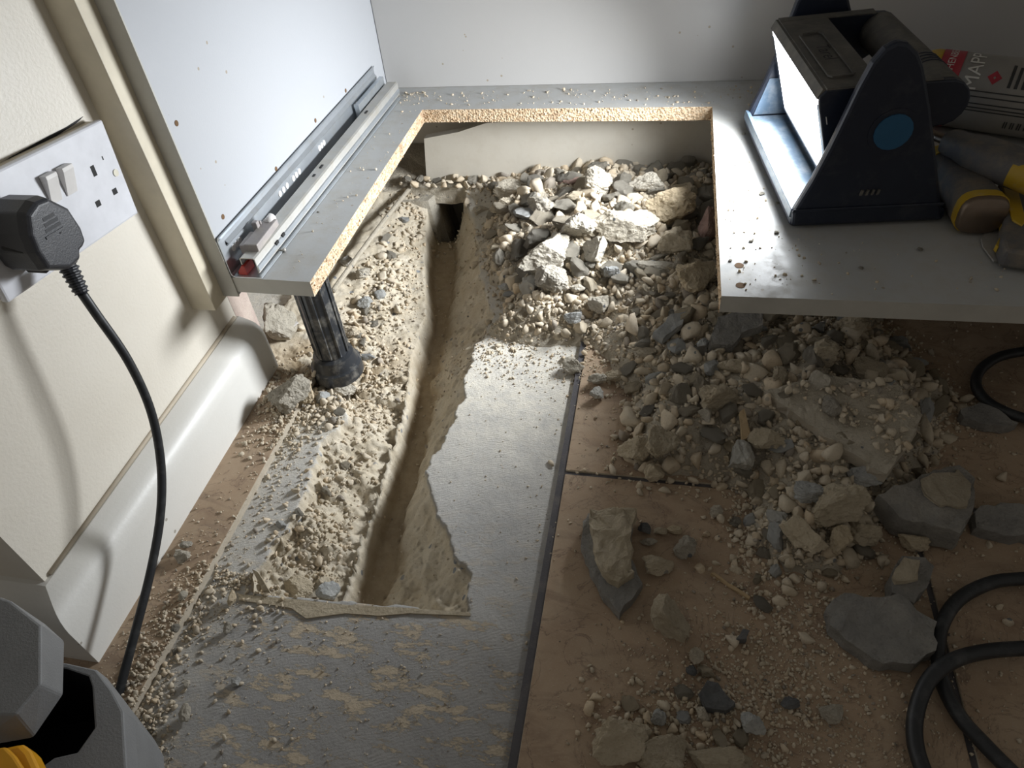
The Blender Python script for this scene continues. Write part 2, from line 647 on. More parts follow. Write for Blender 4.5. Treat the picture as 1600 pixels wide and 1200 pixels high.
def grid_mesh(name, xs, ys, fn, mats, parent=None):
    X, Y = np.meshgrid(xs, ys)
    Z, attrs, keep = fn(X, Y)
    nx, ny = len(xs), len(ys)
    co = np.stack([X, Y, Z], -1).reshape(-1, 3)
    idx = np.arange(nx * ny).reshape(ny, nx)
    q = np.stack([idx[:-1, :-1], idx[:-1, 1:], idx[1:, 1:], idx[1:, :-1]], -1).reshape(-1, 4)
    if keep is not None:
        k = keep.reshape(-1)
        q = q[k[q].any(1)]
        used = np.unique(q)
        remap = -np.ones(len(co), int)
        remap[used] = np.arange(len(used))
        q = remap[q]
        co = co[used]
        attrs = {a: v.reshape(-1)[used] for a, v in attrs.items()}
    me = bpy.data.meshes.new(name)
    me.vertices.add(len(co))
    me.vertices.foreach_set('co', co.astype(np.float32).ravel())
    me.loops.add(len(q) * 4)
    me.loops.foreach_set('vertex_index', q.astype(np.int32).ravel())
    me.polygons.add(len(q))
    me.polygons.foreach_set('loop_start', np.arange(0, len(q) * 4, 4, dtype=np.int32))
    me.polygons.foreach_set('loop_total', np.full(len(q), 4, dtype=np.int32))
    me.update(calc_edges=True)
    for a, v in attrs.items():
        at_ = me.attributes.new(a, 'FLOAT', 'POINT')
        at_.data.foreach_set('value', np.ascontiguousarray(v, dtype=np.float32).ravel())
    return link(name, me, mats, parent, True)


# ================================================================== THE SETTING
xs = np.concatenate([np.arange(-1.0, -.48, .04), np.arange(-.48, -.06, .0017), np.arange(-.06, .9, .03)])
ys = np.concatenate([np.arange(-.6, .10, .05), np.arange(.10, .27, .004), np.arange(.27, .70, .0017), np.arange(.70, 1.06, .0022)])


def fl(X, Y):
    z, adh, ins = floor_h(X, Y)
    cl = np.interp(Y, chL[:, 0], chL[:, 1])
    a = {'adh': np.clip(adh + (X > -.08) * 1.0, 0, 1),
         'cream': sstep(.31, .26, Y) * sstep(-.36, -.27, X) + .35 * sstep(.45, .3, Y),
         'sand': np.clip(np.exp(-(((X + .375) / .06) ** 2 + ((Y - .595) / .055) ** 2)) * 1.9, 0, 1) * (fbm(X, Y, 50, 3) > -.15)
                 + .8 * sstep(-.055, -.070, z) * (X > cl - .005),
         'near_tone': sstep(.30, .25, Y),  # adhesive darker towards the near side
         'dust': np.clip(.12 + .95 * sstep(.36, .58, Y) + .5 * sstep(-.30, -.40, X), 0, 1)}
    a['sand'] = np.clip(a['sand'], 0, 1)
    return z, a, None


floor = grid_mesh('floor', xs, ys, fl, M['floor'])
tag(floor, 'broken grey screed floor with a long chased trench', None, None, 'structure')
floor.location = (0, 0, 0)
# sub-floor keeps light out from below
box('subfloor', (-1.2, -.7, -.30), (1.2, 1.2, -.22), M['bed'], floor)
g = box('grout', (-.078, -.6, ZADH - .004), (.9, 1.03, -.0022), M['grout'], floor)
g2 = box('grout', (-.80, -.6, ZADH - .004), (-.384, .56, -.0035), M['grout'], floor)
TH = -.010


def tile(x0, x1, y0, y1):
    o = box('tile', (x0, y0, TH), (x1, y1, 0.0), [M['tile'], M['tile_body']], floor, .0008)
    for q in o.data.polygons:
        q.material_index = 0 if q.normal.z > .5 else 1
    return o


for (x0, x1) in ((-.071, .2395), (.2445, .54), (.545, .84)):
    for (y0, y1) in ((-.42, -.134), (-.13, .155), (.159, .4435), (.4485, .730), (.735, 1.02)):
        tile(x0, x1, y0, y1)
for (y0, y1) in ((-.2, .128), (.132, .56)):
    tile(-.80, -.3815, y0, y1)
tile(-.376, -.08, -.2, .130)
tile(-.376, -.08, -.5, -.204)

# strip of bare beige backing left along the near lip of the trench
lip = [at(*p, ZADH + .0015) for p in ((372, 928), (460, 936), (540, 945), (640, 950), (735, 957), (735, 962), (640, 958), (592, 962), (540, 958), (478, 966), (455, 950), (420, 944), (374, 938))]
prism('backing_strip', [v - Vector((0, 0, .003)) for v in lip], lip, M['rock_y'], floor)

# left wall: external corner near the camera, bare reveal behind the cabinet
wl = [(-.46, .226), (-.46, .566), (-.60, .566), (-.60, 1.1), (-.9, 1.1), (-.9, .226)]
wall = prism('wall_left', [Vector((x, y, -.02)) for x, y in wl], [Vector((x, y, 1.1)) for x, y in wl], M['wall'])
tag(wall, 'cream painted wall carrying the double socket', None, None, 'structure')
rev = prism('bare_reveal', [Vector(p) for p in ((-.4605, .567, -.02), (-.46, .60, -.02), (-.62, .70, -.02), (-.62, .567, -.02))],
            [Vector(p) for p in ((-.4605, .567, .14), (-.46, .60, .14), (-.62, .70, .14), (-.62, .567, .14))], M['plaster'], None)
rev.parent = wall
rev['label'] = 'bare pinkish plaster reveal behind the skirting end'

# skirting with a mitred external corner
prof = [(0.0, .074), (.004, .0745), (.010, .072), (.017, .069), (.0215, .066), (.0250, .0615), (.0272, .0555), (.028, .050), (.0281, .049), (.0285, .0)]
va = []
for (d, z) in prof:
    va.append(Vector((-.46 + d, .566, z)))
n = len(prof)
for (d, z) in prof:
    va.append(Vector((-.46 + d, .226 - d, z)))
for (d, z) in prof:
    va.append(Vector((-.9, .226 - d, z)))
fs = []
for k in range(n - 1):
    fs.append((k, k + 1, n + k + 1, n + k))
    fs.append((n + k, n + k + 1, 2 * n + k + 1, 2 * n + k))
va += [Vector((-.47, .566, -.002)), Vector((-.47, .566, .074))]
fs.append(tuple(list(range(n)) + [3 * n, 3 * n + 1]))
sk = mesh('baseboard_left', va, fs, M['skirt'])
sk.data.polygons.foreach_set('use_smooth', [True] * len(sk.data.polygons))
es = sk.modifiers.new('es', 'EDGE_SPLIT')
es.split_angle = math.radians(24)
tag(sk, 'off-white gloss skirting board with tan crease line', None, None, 'structure')
gm = tube('crease_line', [(-.4592, .232, .0755), (-.4592, .40, .0755), (-.4592, .562, .0755)], .0022, M['skirt_crease'], None, 8)  # thin tan bead along the top crease
gm.parent = sk

# back wall behind and below the cabinet
wb = box('wall_back', (-.9, 1.085, -.2), (1.2, 1.12, 1.1), M['wall'])
tag(wb, 'plain wall behind the cabinet', None, None, 'structure')

# concrete ledge over the mouth of the trench at the back
ledge_pts = [at(*p, .002) for p in ((628, 300), (680, 304), (726, 305), (765, 296), (800, 270))]
ledge_pts = [Vector((-.43, .955, 0)), Vector((-.392, .972, 0)), Vector((-.345, .974, 0)), Vector((-.298, .975, 0)), Vector((-.255, .965, 0)), Vector((-.20, .97, 0)), Vector((-.20, 1.08, 0)), Vector((-.43, 1.08, 0))]
bm = bmesh.new()
vb = [bm.verts.new(v + Vector((0, 0, -.014))) for v in ledge_pts]
vt = [bm.verts.new(v + Vector((0, .004, .010 + (.022 if v.y > 1 else 0)))) for v in ledge_pts]
bm.faces.new(vb[::-1])
bm.faces.new(vt)
for i in range(len(vb)):
    j = (i + 1) % len(vb)
    bm.faces.new((vb[i], vb[j], vt[j], vt[i]))
bmesh.ops.triangulate(bm, faces=bm.faces)
bmesh.ops.subdivide_edges(bm, edges=bm.edges, cuts=5, use_grid_fill=True)
for v in bm.verts:
    v.co += mnoise.noise_vector(v.co * 60) * .0028 + mnoise.noise_vector(v.co * 170) * .0012
ledge = bm_obj('concrete_ledge', bm, M['bed'], floor)
ledge['label'] = 'broken concrete lip above the dark trench mouth'
# jambs closing the dark mouth on both sides
for nm, pts, mm in (('jamb', [(-.40, .955), (-.352, .958), (-.345, .985), (-.36, 1.08), (-.40, 1.08)], M['rock']),
                    ('jamb', [(-.296, .962), (-.268, .93), (-.235, .95), (-.22, 1.08), (-.29, 1.08)], M['bed'])):
    bm = bmesh.new()
    cx = sum(p[0] for p in pts) / 5
    s = 1 if cx < -.3 else -1
    vb = [bm.verts.new((x + s * .020, y, -.19)) for x, y in pts]
    vt = [bm.verts.new((x, y, -.002)) for x, y in pts]
    bm.faces.new(vb[::-1])
    bm.faces.new(vt)
    for i in range(5):
        j = (i + 1) % 5
        bm.faces.new((vb[i], vb[j], vt[j], vt[i]))
    bmesh.ops.triangulate(bm, faces=bm.faces)
    bmesh.ops.subdivide_edges(bm, edges=bm.edges, cuts=4, use_grid_fill=True)
    for v in bm.verts:
        v.co += mnoise.noise_vector(v.co * 55) * .004
    bm_obj(nm, bm, mm, floor)

# ================================================================== CABINET
cab = empty('base_cabinet', (-.30, .75, .137), 'white laminate base cabinet with a square hole cut in its floor', 'cabinet')
ZT, ZU = .155, .137
# base board with the cut-out
outer = [(-.4165, .5305), (-.331, .529), (-.3275, .931), (.060, .941), (.0615, .5375), (1.15, .5575), (1.15, 1.067), (-.4015, 1.006)]
nb = len(outer)
vs = [Vector((x, y, ZU)) for x, y in outer] + [Vector((x, y, ZT)) for x, y in outer]
bm = bmesh.new()
bv = [bm.verts.new(v) for v in vs]
ft = bm.faces.new(bv[nb:])
fb = bm.faces.new(bv[:nb][::-1])
ft.material_index = 0
for i in range(nb):
    j = (i + 1) % nb
    q = bm.faces.new((bv[i], bv[j], bv[nb + j], bv[nb + i]))
    q.material_index = 2 if i in (1, 2, 3) else 1
base = bm_obj('base_board', bm, [M['lam_base'], M['lam_edge'], M['chip']])
par(base, cab)
base['label'] = 'dusty white base board with raw chipboard cut edges'
# ragged fibres along the sawn edge
bm = bmesh.new()
cutl = [Vector((-.331, .529, 0)), Vector((-.3275, .931, 0)), Vector((.060, .941, 0)), Vector((.0615, .5375, 0))]
for a, b in zip(cutl[:-1], cutl[1:]):
    L = (b - a).length
    d = (b - a).normalized()
    nrm = Vector((d.y, -d.x, 0))
    for k in range(int(L / .0021)):
        p = a + d * random.uniform(0, L)
        z = random.uniform(ZU, ZT - .001)
        s = random.uniform(.0005, .0016)
        mt = Matrix.Translation((p.x, p.y, z)) @ Euler((random.random() * 6, random.random() * 6, random.random() * 6)).to_matrix().to_4x4()
        bm_box(bm, (0, 0, 0), (s * 1.8, s, s * .8), mt)
fib = bm_obj('chipboard_fibres', bm, M['chip'])
par(fib, cab)
fib['kind'] = 'stuff'
# side panel
sp = [(-.4165, .5305), (-.4015, 1.03), (-.4185, 1.03), (-.4335, .5305)]
side = prism('side_panel', [Vector((x, y, ZU - .004)) for x, y in sp], [Vector((x, y, 1.0)) for x, y in sp], M['lam'], cab)
ed = box('edge_band', (-.4337, .5290, ZU - .005), (-.4163, .5306, 1.0), M['lam_edge'], None)
ed.parent = side
ed.matrix_parent_inverse = Matrix.Translation(-Vector(cab.location)) @ Matrix.Translation(Vector(cab.location))
# filler strip against the wall
fil = prism('filler_strip', [Vector(p) for p in ((-.462, .509, .128), (-.4335, .509, .128), (-.4335, .566, .128), (-.462, .566, .128))],
            [Vector(p) for p in ((-.462, .509, 1.0), (-.4335, .509, 1.0), (-.4335, .566, 1.0), (-.462, .566, 1.0))], M['filler'], cab, .0007)
fil['label'] = 'cream painted filler strip between cabinet and wall'
# back panels
bp = [(-.4015, 1.006), (.164, 1.028), (.164, 1.046), (-.4015, 1.024)]
prism('back_panel', [Vector((x, y, ZT)) for x, y in bp], [Vector((x, y, 1.0)) for x, y in bp], M['lam_back'], cab, .0006)
bp = [(.166, 1.0255), (1.15, 1.064), (1.15, 1.082), (.166, 1.0435)]
prism('back_panel', [Vector((x, y, ZT)) for x, y in bp], [Vector((x, y, 1.0)) for x, y in bp], M['lam_back'], cab, .0006)


wt = box('light_block_top', (-.46, .50, .86), (1.15, 1.085, .89), M['lam_edge'], cab)  # unseen top added to keep room light out of the cabinet


def disc(name, c, nrm, r, m, parent, depth=.0006):
    nrm = Vector(nrm).normalized()
    c = Vector(c)
    bm = bmesh.new()
    bmesh.ops.create_cone(bm, cap_ends=True, segments=18, radius1=r, radius2=r, depth=depth)
    bmesh.ops.transform(bm, matrix=Matrix.Translation(c) @ nrm.to_track_quat('Z', 'Y').to_matrix().to_4x4(), verts=bm.verts)
    o = bm_obj(name, bm, m)
    par(o, parent)
    return o


for p in ((1155, 415), (1157, 446)):
    disc('dowel_hole', at(*p, ZT), (0, 0, 1), .0042, M['hole'], cab)
for (y, z) in ((.542, .31), (.553, .211), (.666, .203), (.777, .208), (.873, .205)):
    x = -.4165 + (y - .5305) * .0300
    disc('shelf_pin_hole', (x, y, z), (1, 0, 0), .0026, M['hole'], cab)

# drawer runner: L bracket, rail, clip, stop
run = empty('drawer_runner_tmp', (0, 0, 0))
bpy.data.objects.remove(run)


def sx(y):  # inner face of the side panel
    return -.4165 + (y - .5305) * .030


def runprof(name, prof, y0, y1, m, parent, closed=False, off=0.0):
    vs = []
    for y in (y0, y1):
        vs += [Vector((sx(y) + px_, y, ZT + pz)) for px_, pz in prof]
    k = len(prof)
    rngk = range(k if closed else k - 1)
    fc = [(i, (i + 1) % k, k + (i + 1) % k, k + i) for i in rngk]
    if closed:
        fc += [tuple(range(k))[::-1], tuple(range(k, 2 * k))]
    bm = bmesh.new()
    b = [bm.verts.new(v) for v in vs]
    for q in fc:
        bm.faces.new([b[i] for i in q])
    o = bm_obj(name, bm, m)
    if parent is cab:
        par(o, parent)
    else:
        o.parent = parent
    if not closed:
        s = o.modifiers.new('thick', 'SOLIDIFY')
        s.thickness = .0012
        s.offset = 0
    return o


rn = runprof('drawer_runner', [(.003, .046), (.0012, .042), (.0012, .0042), (.003, .0016), (.006, .001), (.034, .001)], .530, .968, M['steel'], cab)
rn['label'] = 'galvanised steel drawer runner screwed to the side panel'
rn.data.materials.append(M['steel'])
run_sub = rn
runprof('bracket_rib', [(.0015, .037), (.0045, .034), (.0015, .031)], .540, .965, M['steel'], run_sub)
runprof('track_floor', [(.006, .0022), (.016, .0022), (.016, .004), (.006, .004)], .534, .95, M['maroon'], run_sub, True)
rail = runprof('sliding_rail', [(.016, .009), (.014, .013), (.014, .0195), (.0155, .0205), (.028, .0205), (.0295, .0195), (.0295, .004), (.028, .0035)], .535, .975, M['steel_d'], run_sub)
runprof('rail_lip', [(.0295, .0125), (.0312, .011), (.0312, .006), (.0295, .0045)], .535, .975, M['steel'], run_sub, True)
runprof('stop', [(.008, .002), (.017, .002), (.017, .012), (.014, .013), (.0085, .006)], .533, .549, M['red'], run_sub, True)
runprof('end_catch', [(.006, .008), (.012, .008), (.012, .030), (.006, .030)], .875, .972, M['steel'], run_sub, True)
# clip
bm = bmesh.new()
y0 = .556
bm_box(bm, (sx(y0) + .0215, y0 + .016, ZT + .0245), (.015, .050, .008))
bm_box(bm, (sx(y0) + .0135, y0 + .004, ZT + .0225), (.009, .026, .010))
bm_box(bm, (sx(y0) + .0135, y0 + .024, ZT + .030), (.006, .006, .010))
bm_box(bm, (sx(y0) + .0135, y0 + .030, ZT + .027), (.006, .003, .010))
clip = bm_obj('clip', bm, M['grey_pl'], run_sub)
bevel(clip, .001)
knob = tube('clip_roller', [(sx(.6) + .019, .590, ZT + .027), (sx(.6) + .021, .600, ZT + .029)], .0045, M['white_pl2'], None, 12)
knob.parent = run_sub
for yy in (.548, .5545, .561, .655, .664, .673, .690, .698, .706, .765, .772, .779, .885, .892):
    o = disc('screw_hole', (sx(yy) + .0022, yy, ZT + .024), (1, 0, 0), .0034, M['white_pl2'], cab, .0008)
    o.parent = run_sub
    o.matrix_parent_inverse = Matrix.Identity(4)
for (yy, l) in ((.575, .006), (.590, .006), (.70, .005), (.72, .008), (.87, .008)):
    z = .0206 if yy > .62 else .012
    b_ = (sx(yy) + (.022 if yy > .62 else .0312))
    o = box('punched_slot', (b_ - .0022, yy, ZT + z - .002), (b_ + .0006, yy + l, ZT + z + .0012), M['slot'])
    o.parent = run_sub

# screws lying on the board beside the rail
scr = empty('loose_screw', at(440, 393, ZT), 'small steel screw lying on the board beside the drawer rail', 'screw')
tube('shank', [at(428, 393, ZT + .0015), at(440, 391, ZT + .0015)], .0011, M['steel_d'], scr, 8)
tube('head', [at(440, 391, ZT + .002), at(446, 390, ZT + .002)], [.0014, .0027], M['steel_d'], scr, 10)

# cabinet leg
LC = Vector((-.3615, .577, 0))
leg = tube('leg', [LC + Vector((0, 0, .018)), LC + Vector((0, 0, ZU))], .0185, M['leg'], cab, 24, False)
leg['label'] = 'black ribbed plastic cabinet leg coated in dust'
bm = bmesh.new()
for k in range(10):
    a = k * 2 * math.pi / 10
    bm_box(bm, (LC.x + math.cos(a) * .0187, LC.y + math.sin(a) * .0187, .078), (.0024, .0024, .112), None)
rb = bm_obj('rib', bm, M['leg'])
rb.parent = leg
bm = bmesh.new()
bm_tube(bm, [LC + Vector((0, 0, -.012)), LC + Vector((0, 0, .003)), LC + Vector((0, 0, .005)), LC + Vector((0, 0, .018)), LC + Vector((0, 0, .020))], [.030, .030, .027, .0235, .0195], 28)
ft_ = bm_obj('foot', bm, M['leg'], None, True)
ft_.parent = leg
es = ft_.modifiers.new('es', 'EDGE_SPLIT')
es.split_angle = math.radians(20)

# ------------------------------------------------------------------ cream plank, pipe under the back of the cabinet
plk = prism('plank', [Vector(p) for p in ((-.363, 1.0, .012), (.30, 1.012, .012), (.30, 1.024, .012), (-.363, 1.012, .012))],
            [Vector(p) for p in ((-.353, 1.0, .084), (.30, 1.012, .136), (.30, 1.024, .136), (-.353, 1.012, .084))], M['plank'])
# sloped top left corner: rebuild as polygon
bpy.data.objects.remove(plk)
pp = [(-.363, .0), (-.354, .084), (-.30, .094), (-.255, .108), (.30, .130), (.30, .0)]
plk = prism('skirting_plank', [Vector((x, 1.000 + x * .02, z)) for x, z in pp], [Vector((x, 1.014 + x * .02, z)) for x, z in pp], M['plank'])
tag(plk, 'dusty cream plank standing upright behind the rubble under the cabinet', 'plank')
pip = tube('pipe', spline([(-.46, 1.00, .115), (-.38, 1.02, .110), (-.32, 1.035, .108), (-.2, 1.05, .112), (.2, 1.06, .118)], 6), .011, M['copper'])
tag(pip, 'brown dusty pipe running above the cream plank', 'pipe')
stick = tube('cable_conduit', spline([at(650, 282, .012), at(600, 345, .008), at(545, 420, .006), at(520, 455, .004)], 6), .0035, M['bed'])
tag(stick, 'thin dust-covered conduit lying under the left cabinet edge', 'conduit')

# ================================================================== SOCKET + PLUG
sock = empty('wall_socket', (-.46, .4145, .303), 'white double wall socket with two rocker switches', 'socket')
ang = math.radians(-7)
SM = Matrix.Translation((-.46, .4145, .303)) @ Matrix.Rotation(ang, 4, 'X')


def sbox(name, y0, y1, z0, z1, x0, x1, m, parent=sock, bw=.0):
    o = box(name, (x0, y0, z0), (x1, y1, z1), m, None, bw, SM)
    if parent is sock:
        par(o, sock)
    else:
        o.parent = parent
    return o


sbox('back_box', -.0775, .076, -.039, .0395, -.002, .0068, M['box_pl'], bw=.0015)
fp = sbox('faceplate', -.078, .0775, -.0405, .0405, .0068, .0132, M['white_pl'], bw=.0018)


def slocal(px, py):
    v = SM.inverted() @ at_x(px, py, -.447)
    return v.y, v.z


for (a_, b_) in ((76, 290), (101, 277)):
    y, z = slocal(a_, b_)
    bm = bmesh.new()
    vs = []
    for dz, dx in ((.011, .0135), (.011, .0195), (.008, .0195), (-.011, .0142), (-.011, .0135)):
        vs.append((dx, dz))
    L0 = [bm.verts.new(SM @ Vector((dx, y - .0058, z + dz - .002))) for dx, dz in vs]
    L1 = [bm.verts.new(SM @ Vector((dx, y + .0058, z + dz - .002))) for dx, dz in vs]
    bm.faces.new(L0)
    bm.faces.new(L1[::-1])
    for i in range(5):
        j = (i + 1) % 5
        bm.faces.new((L0[i], L0[j], L1[j], L1[i]))
    o = bm_obj('rocker_switch', bm, M['white_pl2'])
    par(o, sock)
    bevel(o, .0005)
for (a_, b_, wy, wz) in ((146, 267, .0022, .0042), (153, 318, .0028, .0024), (179, 299, .0028, .0024)):
    y, z = slocal(a_, b_)
    sbox('pin_slot', y - wy, y + wy, z - wz, z + wz, .0125, .01335, M['slot'])
y, z = slocal(180, 270)
o = disc('faceplate_screw', SM @ Vector((.0134, y, z)), (1, 0, 0), .0030, M['brass'], sock, .0012)
y, z = slocal(160, 247)
sbox('indicator_mark', y - .0006, y + .0006, z - .0015, z + .0015, .0125, .01335, M['slot'])
# torn plaster gap above the plate, its shadow put in as a black sliver
gap = prism('plaster_gap', [at_x(px_, py_, -.4605) for px_, py_ in ((0, 262), (20, 245), (40, 236), (75, 214), (105, 198), (130, 183), (118, 194), (75, 220), (40, 243), (15, 258), (0, 266))],
            [at_x(px_, py_, -.4596) for px_, py_ in ((0, 258), (15, 246), (30, 238), (75, 213), (103, 199), (130, 182), (120, 192), (78, 219), (40, 243), (15, 258), (0, 266))], M['slot'], None)
gap.parent = wall
gap['label'] = 'dark torn gap in the plaster above the socket'

plug = empty('power_plug', at_x(85, 375, -.447), 'black moulded mains plug pushed into the socket with its cord', 'plug')
face = [(45, 336), (58, 317), (75, 310), (109, 327), (128, 356), (135, 376), (132, 384), (126, 391), (127, 404), (112, 419), (77, 420), (60, 395), (49, 368)]
XF = -.4105
Ff = [at_x(a_, b_, XF) for a_, b_ in face]
cF = sum(Ff, Vector()) / len(Ff)
rings = []
for xo, sc in ((-.4470, .98), (-.4400, 1.08), (-.4180, 1.08), (XF - .002, 1.02), (XF, .93)):
    rings.append([Vector((xo, cF.y + (v.y - cF.y) * sc, cF.z + (v.z - cF.z) * sc)) for v in Ff])
bm = bmesh.new()
R_ = [[bm.verts.new(v) for v in r] for r in rings]
k = len(face)
for r0, r1 in zip(R_[:-1], R_[1:]):
    for i in range(k):
        bm.faces.new((r0[i], r0[(i + 1) % k], r1[(i + 1) % k], r1[i]))
bm.faces.new(R_[0][::-1])
bm.faces.new(R_[-1])
pb = bm_obj('plug_body', bm, M['black_pl'])
par(pb, plug)
bevel(pb, .0012)


def on_face(px_, py_, m, name, wy, wz, dx=.0002, rot=0):
    p = at_x(px_, py_, XF)
    mt = Matrix.Translation(p) @ Matrix.Rotation(rot, 4, 'X')
    o = box(name, (-.001, -wy, -wz), (dx, wy, wz), m, None, 0, mt)
    par(o, plug)
    return o


M['emboss'] = plain('embossed_plastic', (.02, .021, .025), .6)
for kx, (a_, b_) in enumerate(((76, 339), (80, 347), (83, 355))):
    on_face(a_, b_, M['emboss'], 'embossed_line', .0055 + kx * .001, .0012, .0002, math.radians(-8))
on_face(86, 364, M['black_pl'], 'embossed_bar', .009, .0010, .0006, math.radians(-8))
disc('moulding_dot', at_x(94, 363, XF), (1, 0, 0), .0009, M['slot'], plug)
grip = prism('finger_grip', [Vector((-.436, cF.y - .0255, cF.z + .006)), Vector((-.421, cF.y - .0255, cF.z + .003)), Vector((-.421, cF.y - .018, cF.z - .019)), Vector((-.436, cF.y - .018, cF.z - .019))],
             [Vector((-.436, cF.y - .0235, cF.z + .008)), Vector((-.421, cF.y - .0235, cF.z + .005)), Vector((-.421, cF.y - .015, cF.z - .019)), Vector((-.436, cF.y - .015, cF.z - .019))], M['slot'], plug)
# strain relief with ribs
a_ = at_x(104, 412, -.424)
b_ = at_x(128, 458, -.418)
pts, rad = [], []
for k in range(25):
    t = k / 24
    pts.append(a_.lerp(b_, t))
    rad.append((.0074 - .0018 * t) * (1.0 if k % 4 < 2 else .80))
tube('strain_relief', pts, rad, M['black_pl'], plug, 14, False)
cp = [at_x(128, 458, -.418), at_x(150, 490, -.414), at_x(200, 563, -.406), at_x(235, 640, -.402), at_x(251, 720, -.400), at_x(251, 800, -.398), at_x(236, 890, -.397), at_x(208, 1000, -.397), at_x(188, 1075, -.398), at_x(176, 1130, -.40)]
tube('cord', spline(cp, 8), .0036, M['cord'], plug, 12)

# ================================================================== WORK LIGHT
O = Vector((.136, .653, ZT))
a8 = math.radians(8)
LM = Matrix.Translation(O) @ Matrix.Rotation(a8, 4, 'Z')
lamp = empty('work_light', O + Vector((.06, .12, 0)), 'dark blue LED work light glowing white on the cabinet base', 'lamp')


def lprism(name, prof, v0, v1, m, parent=lamp, bw=0.0):
    A = [LM @ Vector((u, v0, z)) for u, z in prof]
    B = [LM @ Vector((u, v1, z)) for u, z in prof]
    o = prism(name, A, B, m, None, bw)
    if parent is lamp:
        par(o, lamp)
    else:
        o.parent = parent
        o.matrix_parent_inverse = Matrix.Identity(4)
    return o


arm = [(-.006, .004), (-.008, .018), (.004, .052), (.013, .085), (.025, .138), (.031, .158), (.038, .169), (.047, .174), (.056, .172), (.066, .164), (.074, .152), (.090, .118), (.112, .065), (.130, .020), (.137, .004)]
# base tray
bm = bmesh.new()
bm_box(bm, (.065, .117, .0085), (.146, .236, .013), LM)
bs = bm_obj('base_tray', bm, M['lamp_d'])
par(bs, lamp)
bevel(bs, .005, 3)
tr = lprism('tray_inner', [(-.004, .0155), (.100, .0155), (.100, .0175), (-.004, .0175)], .010, .222, M['lamp_in'])
lprism('tray_lip', [(-.0095, .012), (-.0045, .012), (-.0035, .0205), (-.0085, .0215)], .002, .232, M['lamp_in'], bw=.0008)
A0 = lprism('side_arm', arm, -.002, .008, M['lamp_d'], bw=.003)
A1 = lprism('side_arm', [(u + .002, z) for u, z in arm], .226, .236, M['lamp_d'], bw=.003)
lprism('lit_arm_face', [(.000, .018), (.012, .060), (.06, .060), (.09, .018)], .2248, .2262, M['lamp_in'])  # inner side of the back arm, panel light put into its colour
lprism('arm_ridge', [(-.009, .020), (.131, .021), (.131, .024), (-.008, .0235)], -.0036, -.0015, M['lamp_d'], bw=.0008)
d_ = disc('pivot_disc', LM @ Vector((.064, -.0024, .097)), LM.to_3x3() @ Vector((0, -1, 0)), .0165, M['lamp_k'], lamp, .0022)
d2 = disc('pivot_ring', LM @ Vector((.064, -.0020, .097)), LM.to_3x3() @ Vector((0, -1, 0)), .0215, M['lamp_d'], lamp, .0010)
for kx in range(4):
    lprism('vent_mark', [(.050 + kx * .005, .036), (.052 + kx * .005, .036), (.053 + kx * .005, .041), (.051 + kx * .005, .041)], -.0042, -.0018, M['lamp_g'])
# head: side plates with round rear ends
plate = [(.036, .029), (.028, .032), (.003, .112), (.001, .122), (.006, .128), (.050, .130), (.100, .131)]
for k in range(9):
    a = math.radians(80 - k * 22)
    plate.append((.112 + .021 * math.cos(a), .110 + .021 * math.sin(a)))
plate += [(.100, .082), (.075, .045)]
V0, V1 = .020, .212
head = lprism('head', plate, V0, V0 + .010, M['lamp_d'], bw=.0015)
head['label'] = 'lamp head with the glowing panel and rear grip'
lprism('head_plate', plate, V1 - .010, V1, M['lamp_d'], head, .0015)
boxp = [(.037, .031), (.0300, .0345), (.0048, .112), (.0030, .121), (.007, .1275), (.052, .1295), (.060, .124), (.068, .046)]
lprism('light_housing', boxp, V0 + .009, V1 - .009, M['lamp_g'], head, .0015)
lprism('top_cover', [(.006, .1275), (.052, .1298), (.054, .1312), (.0065, .129)], V0 + .002, V1 - .002, M['lamp_g'], head, .0005)
for (v0, v1) in ((V0, V0 + .012), (V1 - .012, V1)):
    lprism('top_cover_end', [(.006, .1278), (.104, .1312), (.104, .1330), (.0065, .1296)], v0, v1, M['lamp_g'], head, .0005)
# plaque on the top with raised rim
pl = [(.013, .045), (.016, .041), (.034, .041), (.037, .045), (.037, .150), (.034, .156), (.016, .156), (.013, .150)]


def topz(u):
    return .1293 + (u - .0065) * .042 + .0012


def topprism(name, pts, h, m):
    A = [LM @ Vector((u, v, topz(u) - .001)) for u, v in pts]
    B = [LM @ Vector((u, v, topz(u) + h)) for u, v in pts]
    o = prism(name, A, B, m)
    o.parent = head
    return o


bm = bmesh.new()
cu, cv = .025, .098
for s0, s1 in ((1.0, .93),):
    o_ = [bm.verts.new(LM @ Vector((u, v, topz(u) + .0012))) for u, v in pl]
    i_ = [bm.verts.new(LM @ Vector((cu + (u - cu) * .84, cv + (v - cv) * .965, topz(u) + .0012))) for u, v in pl]
    ol = [bm.verts.new(LM @ Vector((u, v, topz(u) - .0005))) for u, v in pl]
    il = [bm.verts.new(LM @ Vector((cu + (u - cu) * .84, cv + (v - cv) * .965, topz(u) - .0002))) for u, v in pl]
    for i in range(8):
        j = (i + 1) % 8
        bm.faces.new((o_[i], o_[j], i_[j], i_[i]))
        bm.faces.new((ol[i], ol[j], o_[j], o_[i]))
        bm.faces.new((i_[i], i_[j], il[j], il[i]))
rim = bm_obj('plaque_rim', bm, M['lamp_g'], head)


def text_mesh(s, size):
    c = bpy.data.curves.new('txt', 'FONT')
    c.body = s
    c.size = size
    c.align_x = 'CENTER'
    c.align_y = 'CENTER'
    c.extrude = 0.0
    o = bpy.data.objects.new('txt', c)
    COL.objects.link(o)
    dg = bpy.context.evaluated_depsgraph_get()
    me = bpy.data.meshes.new_from_object(o.evaluated_get(dg))
    bpy.data.objects.remove(o)
    return me


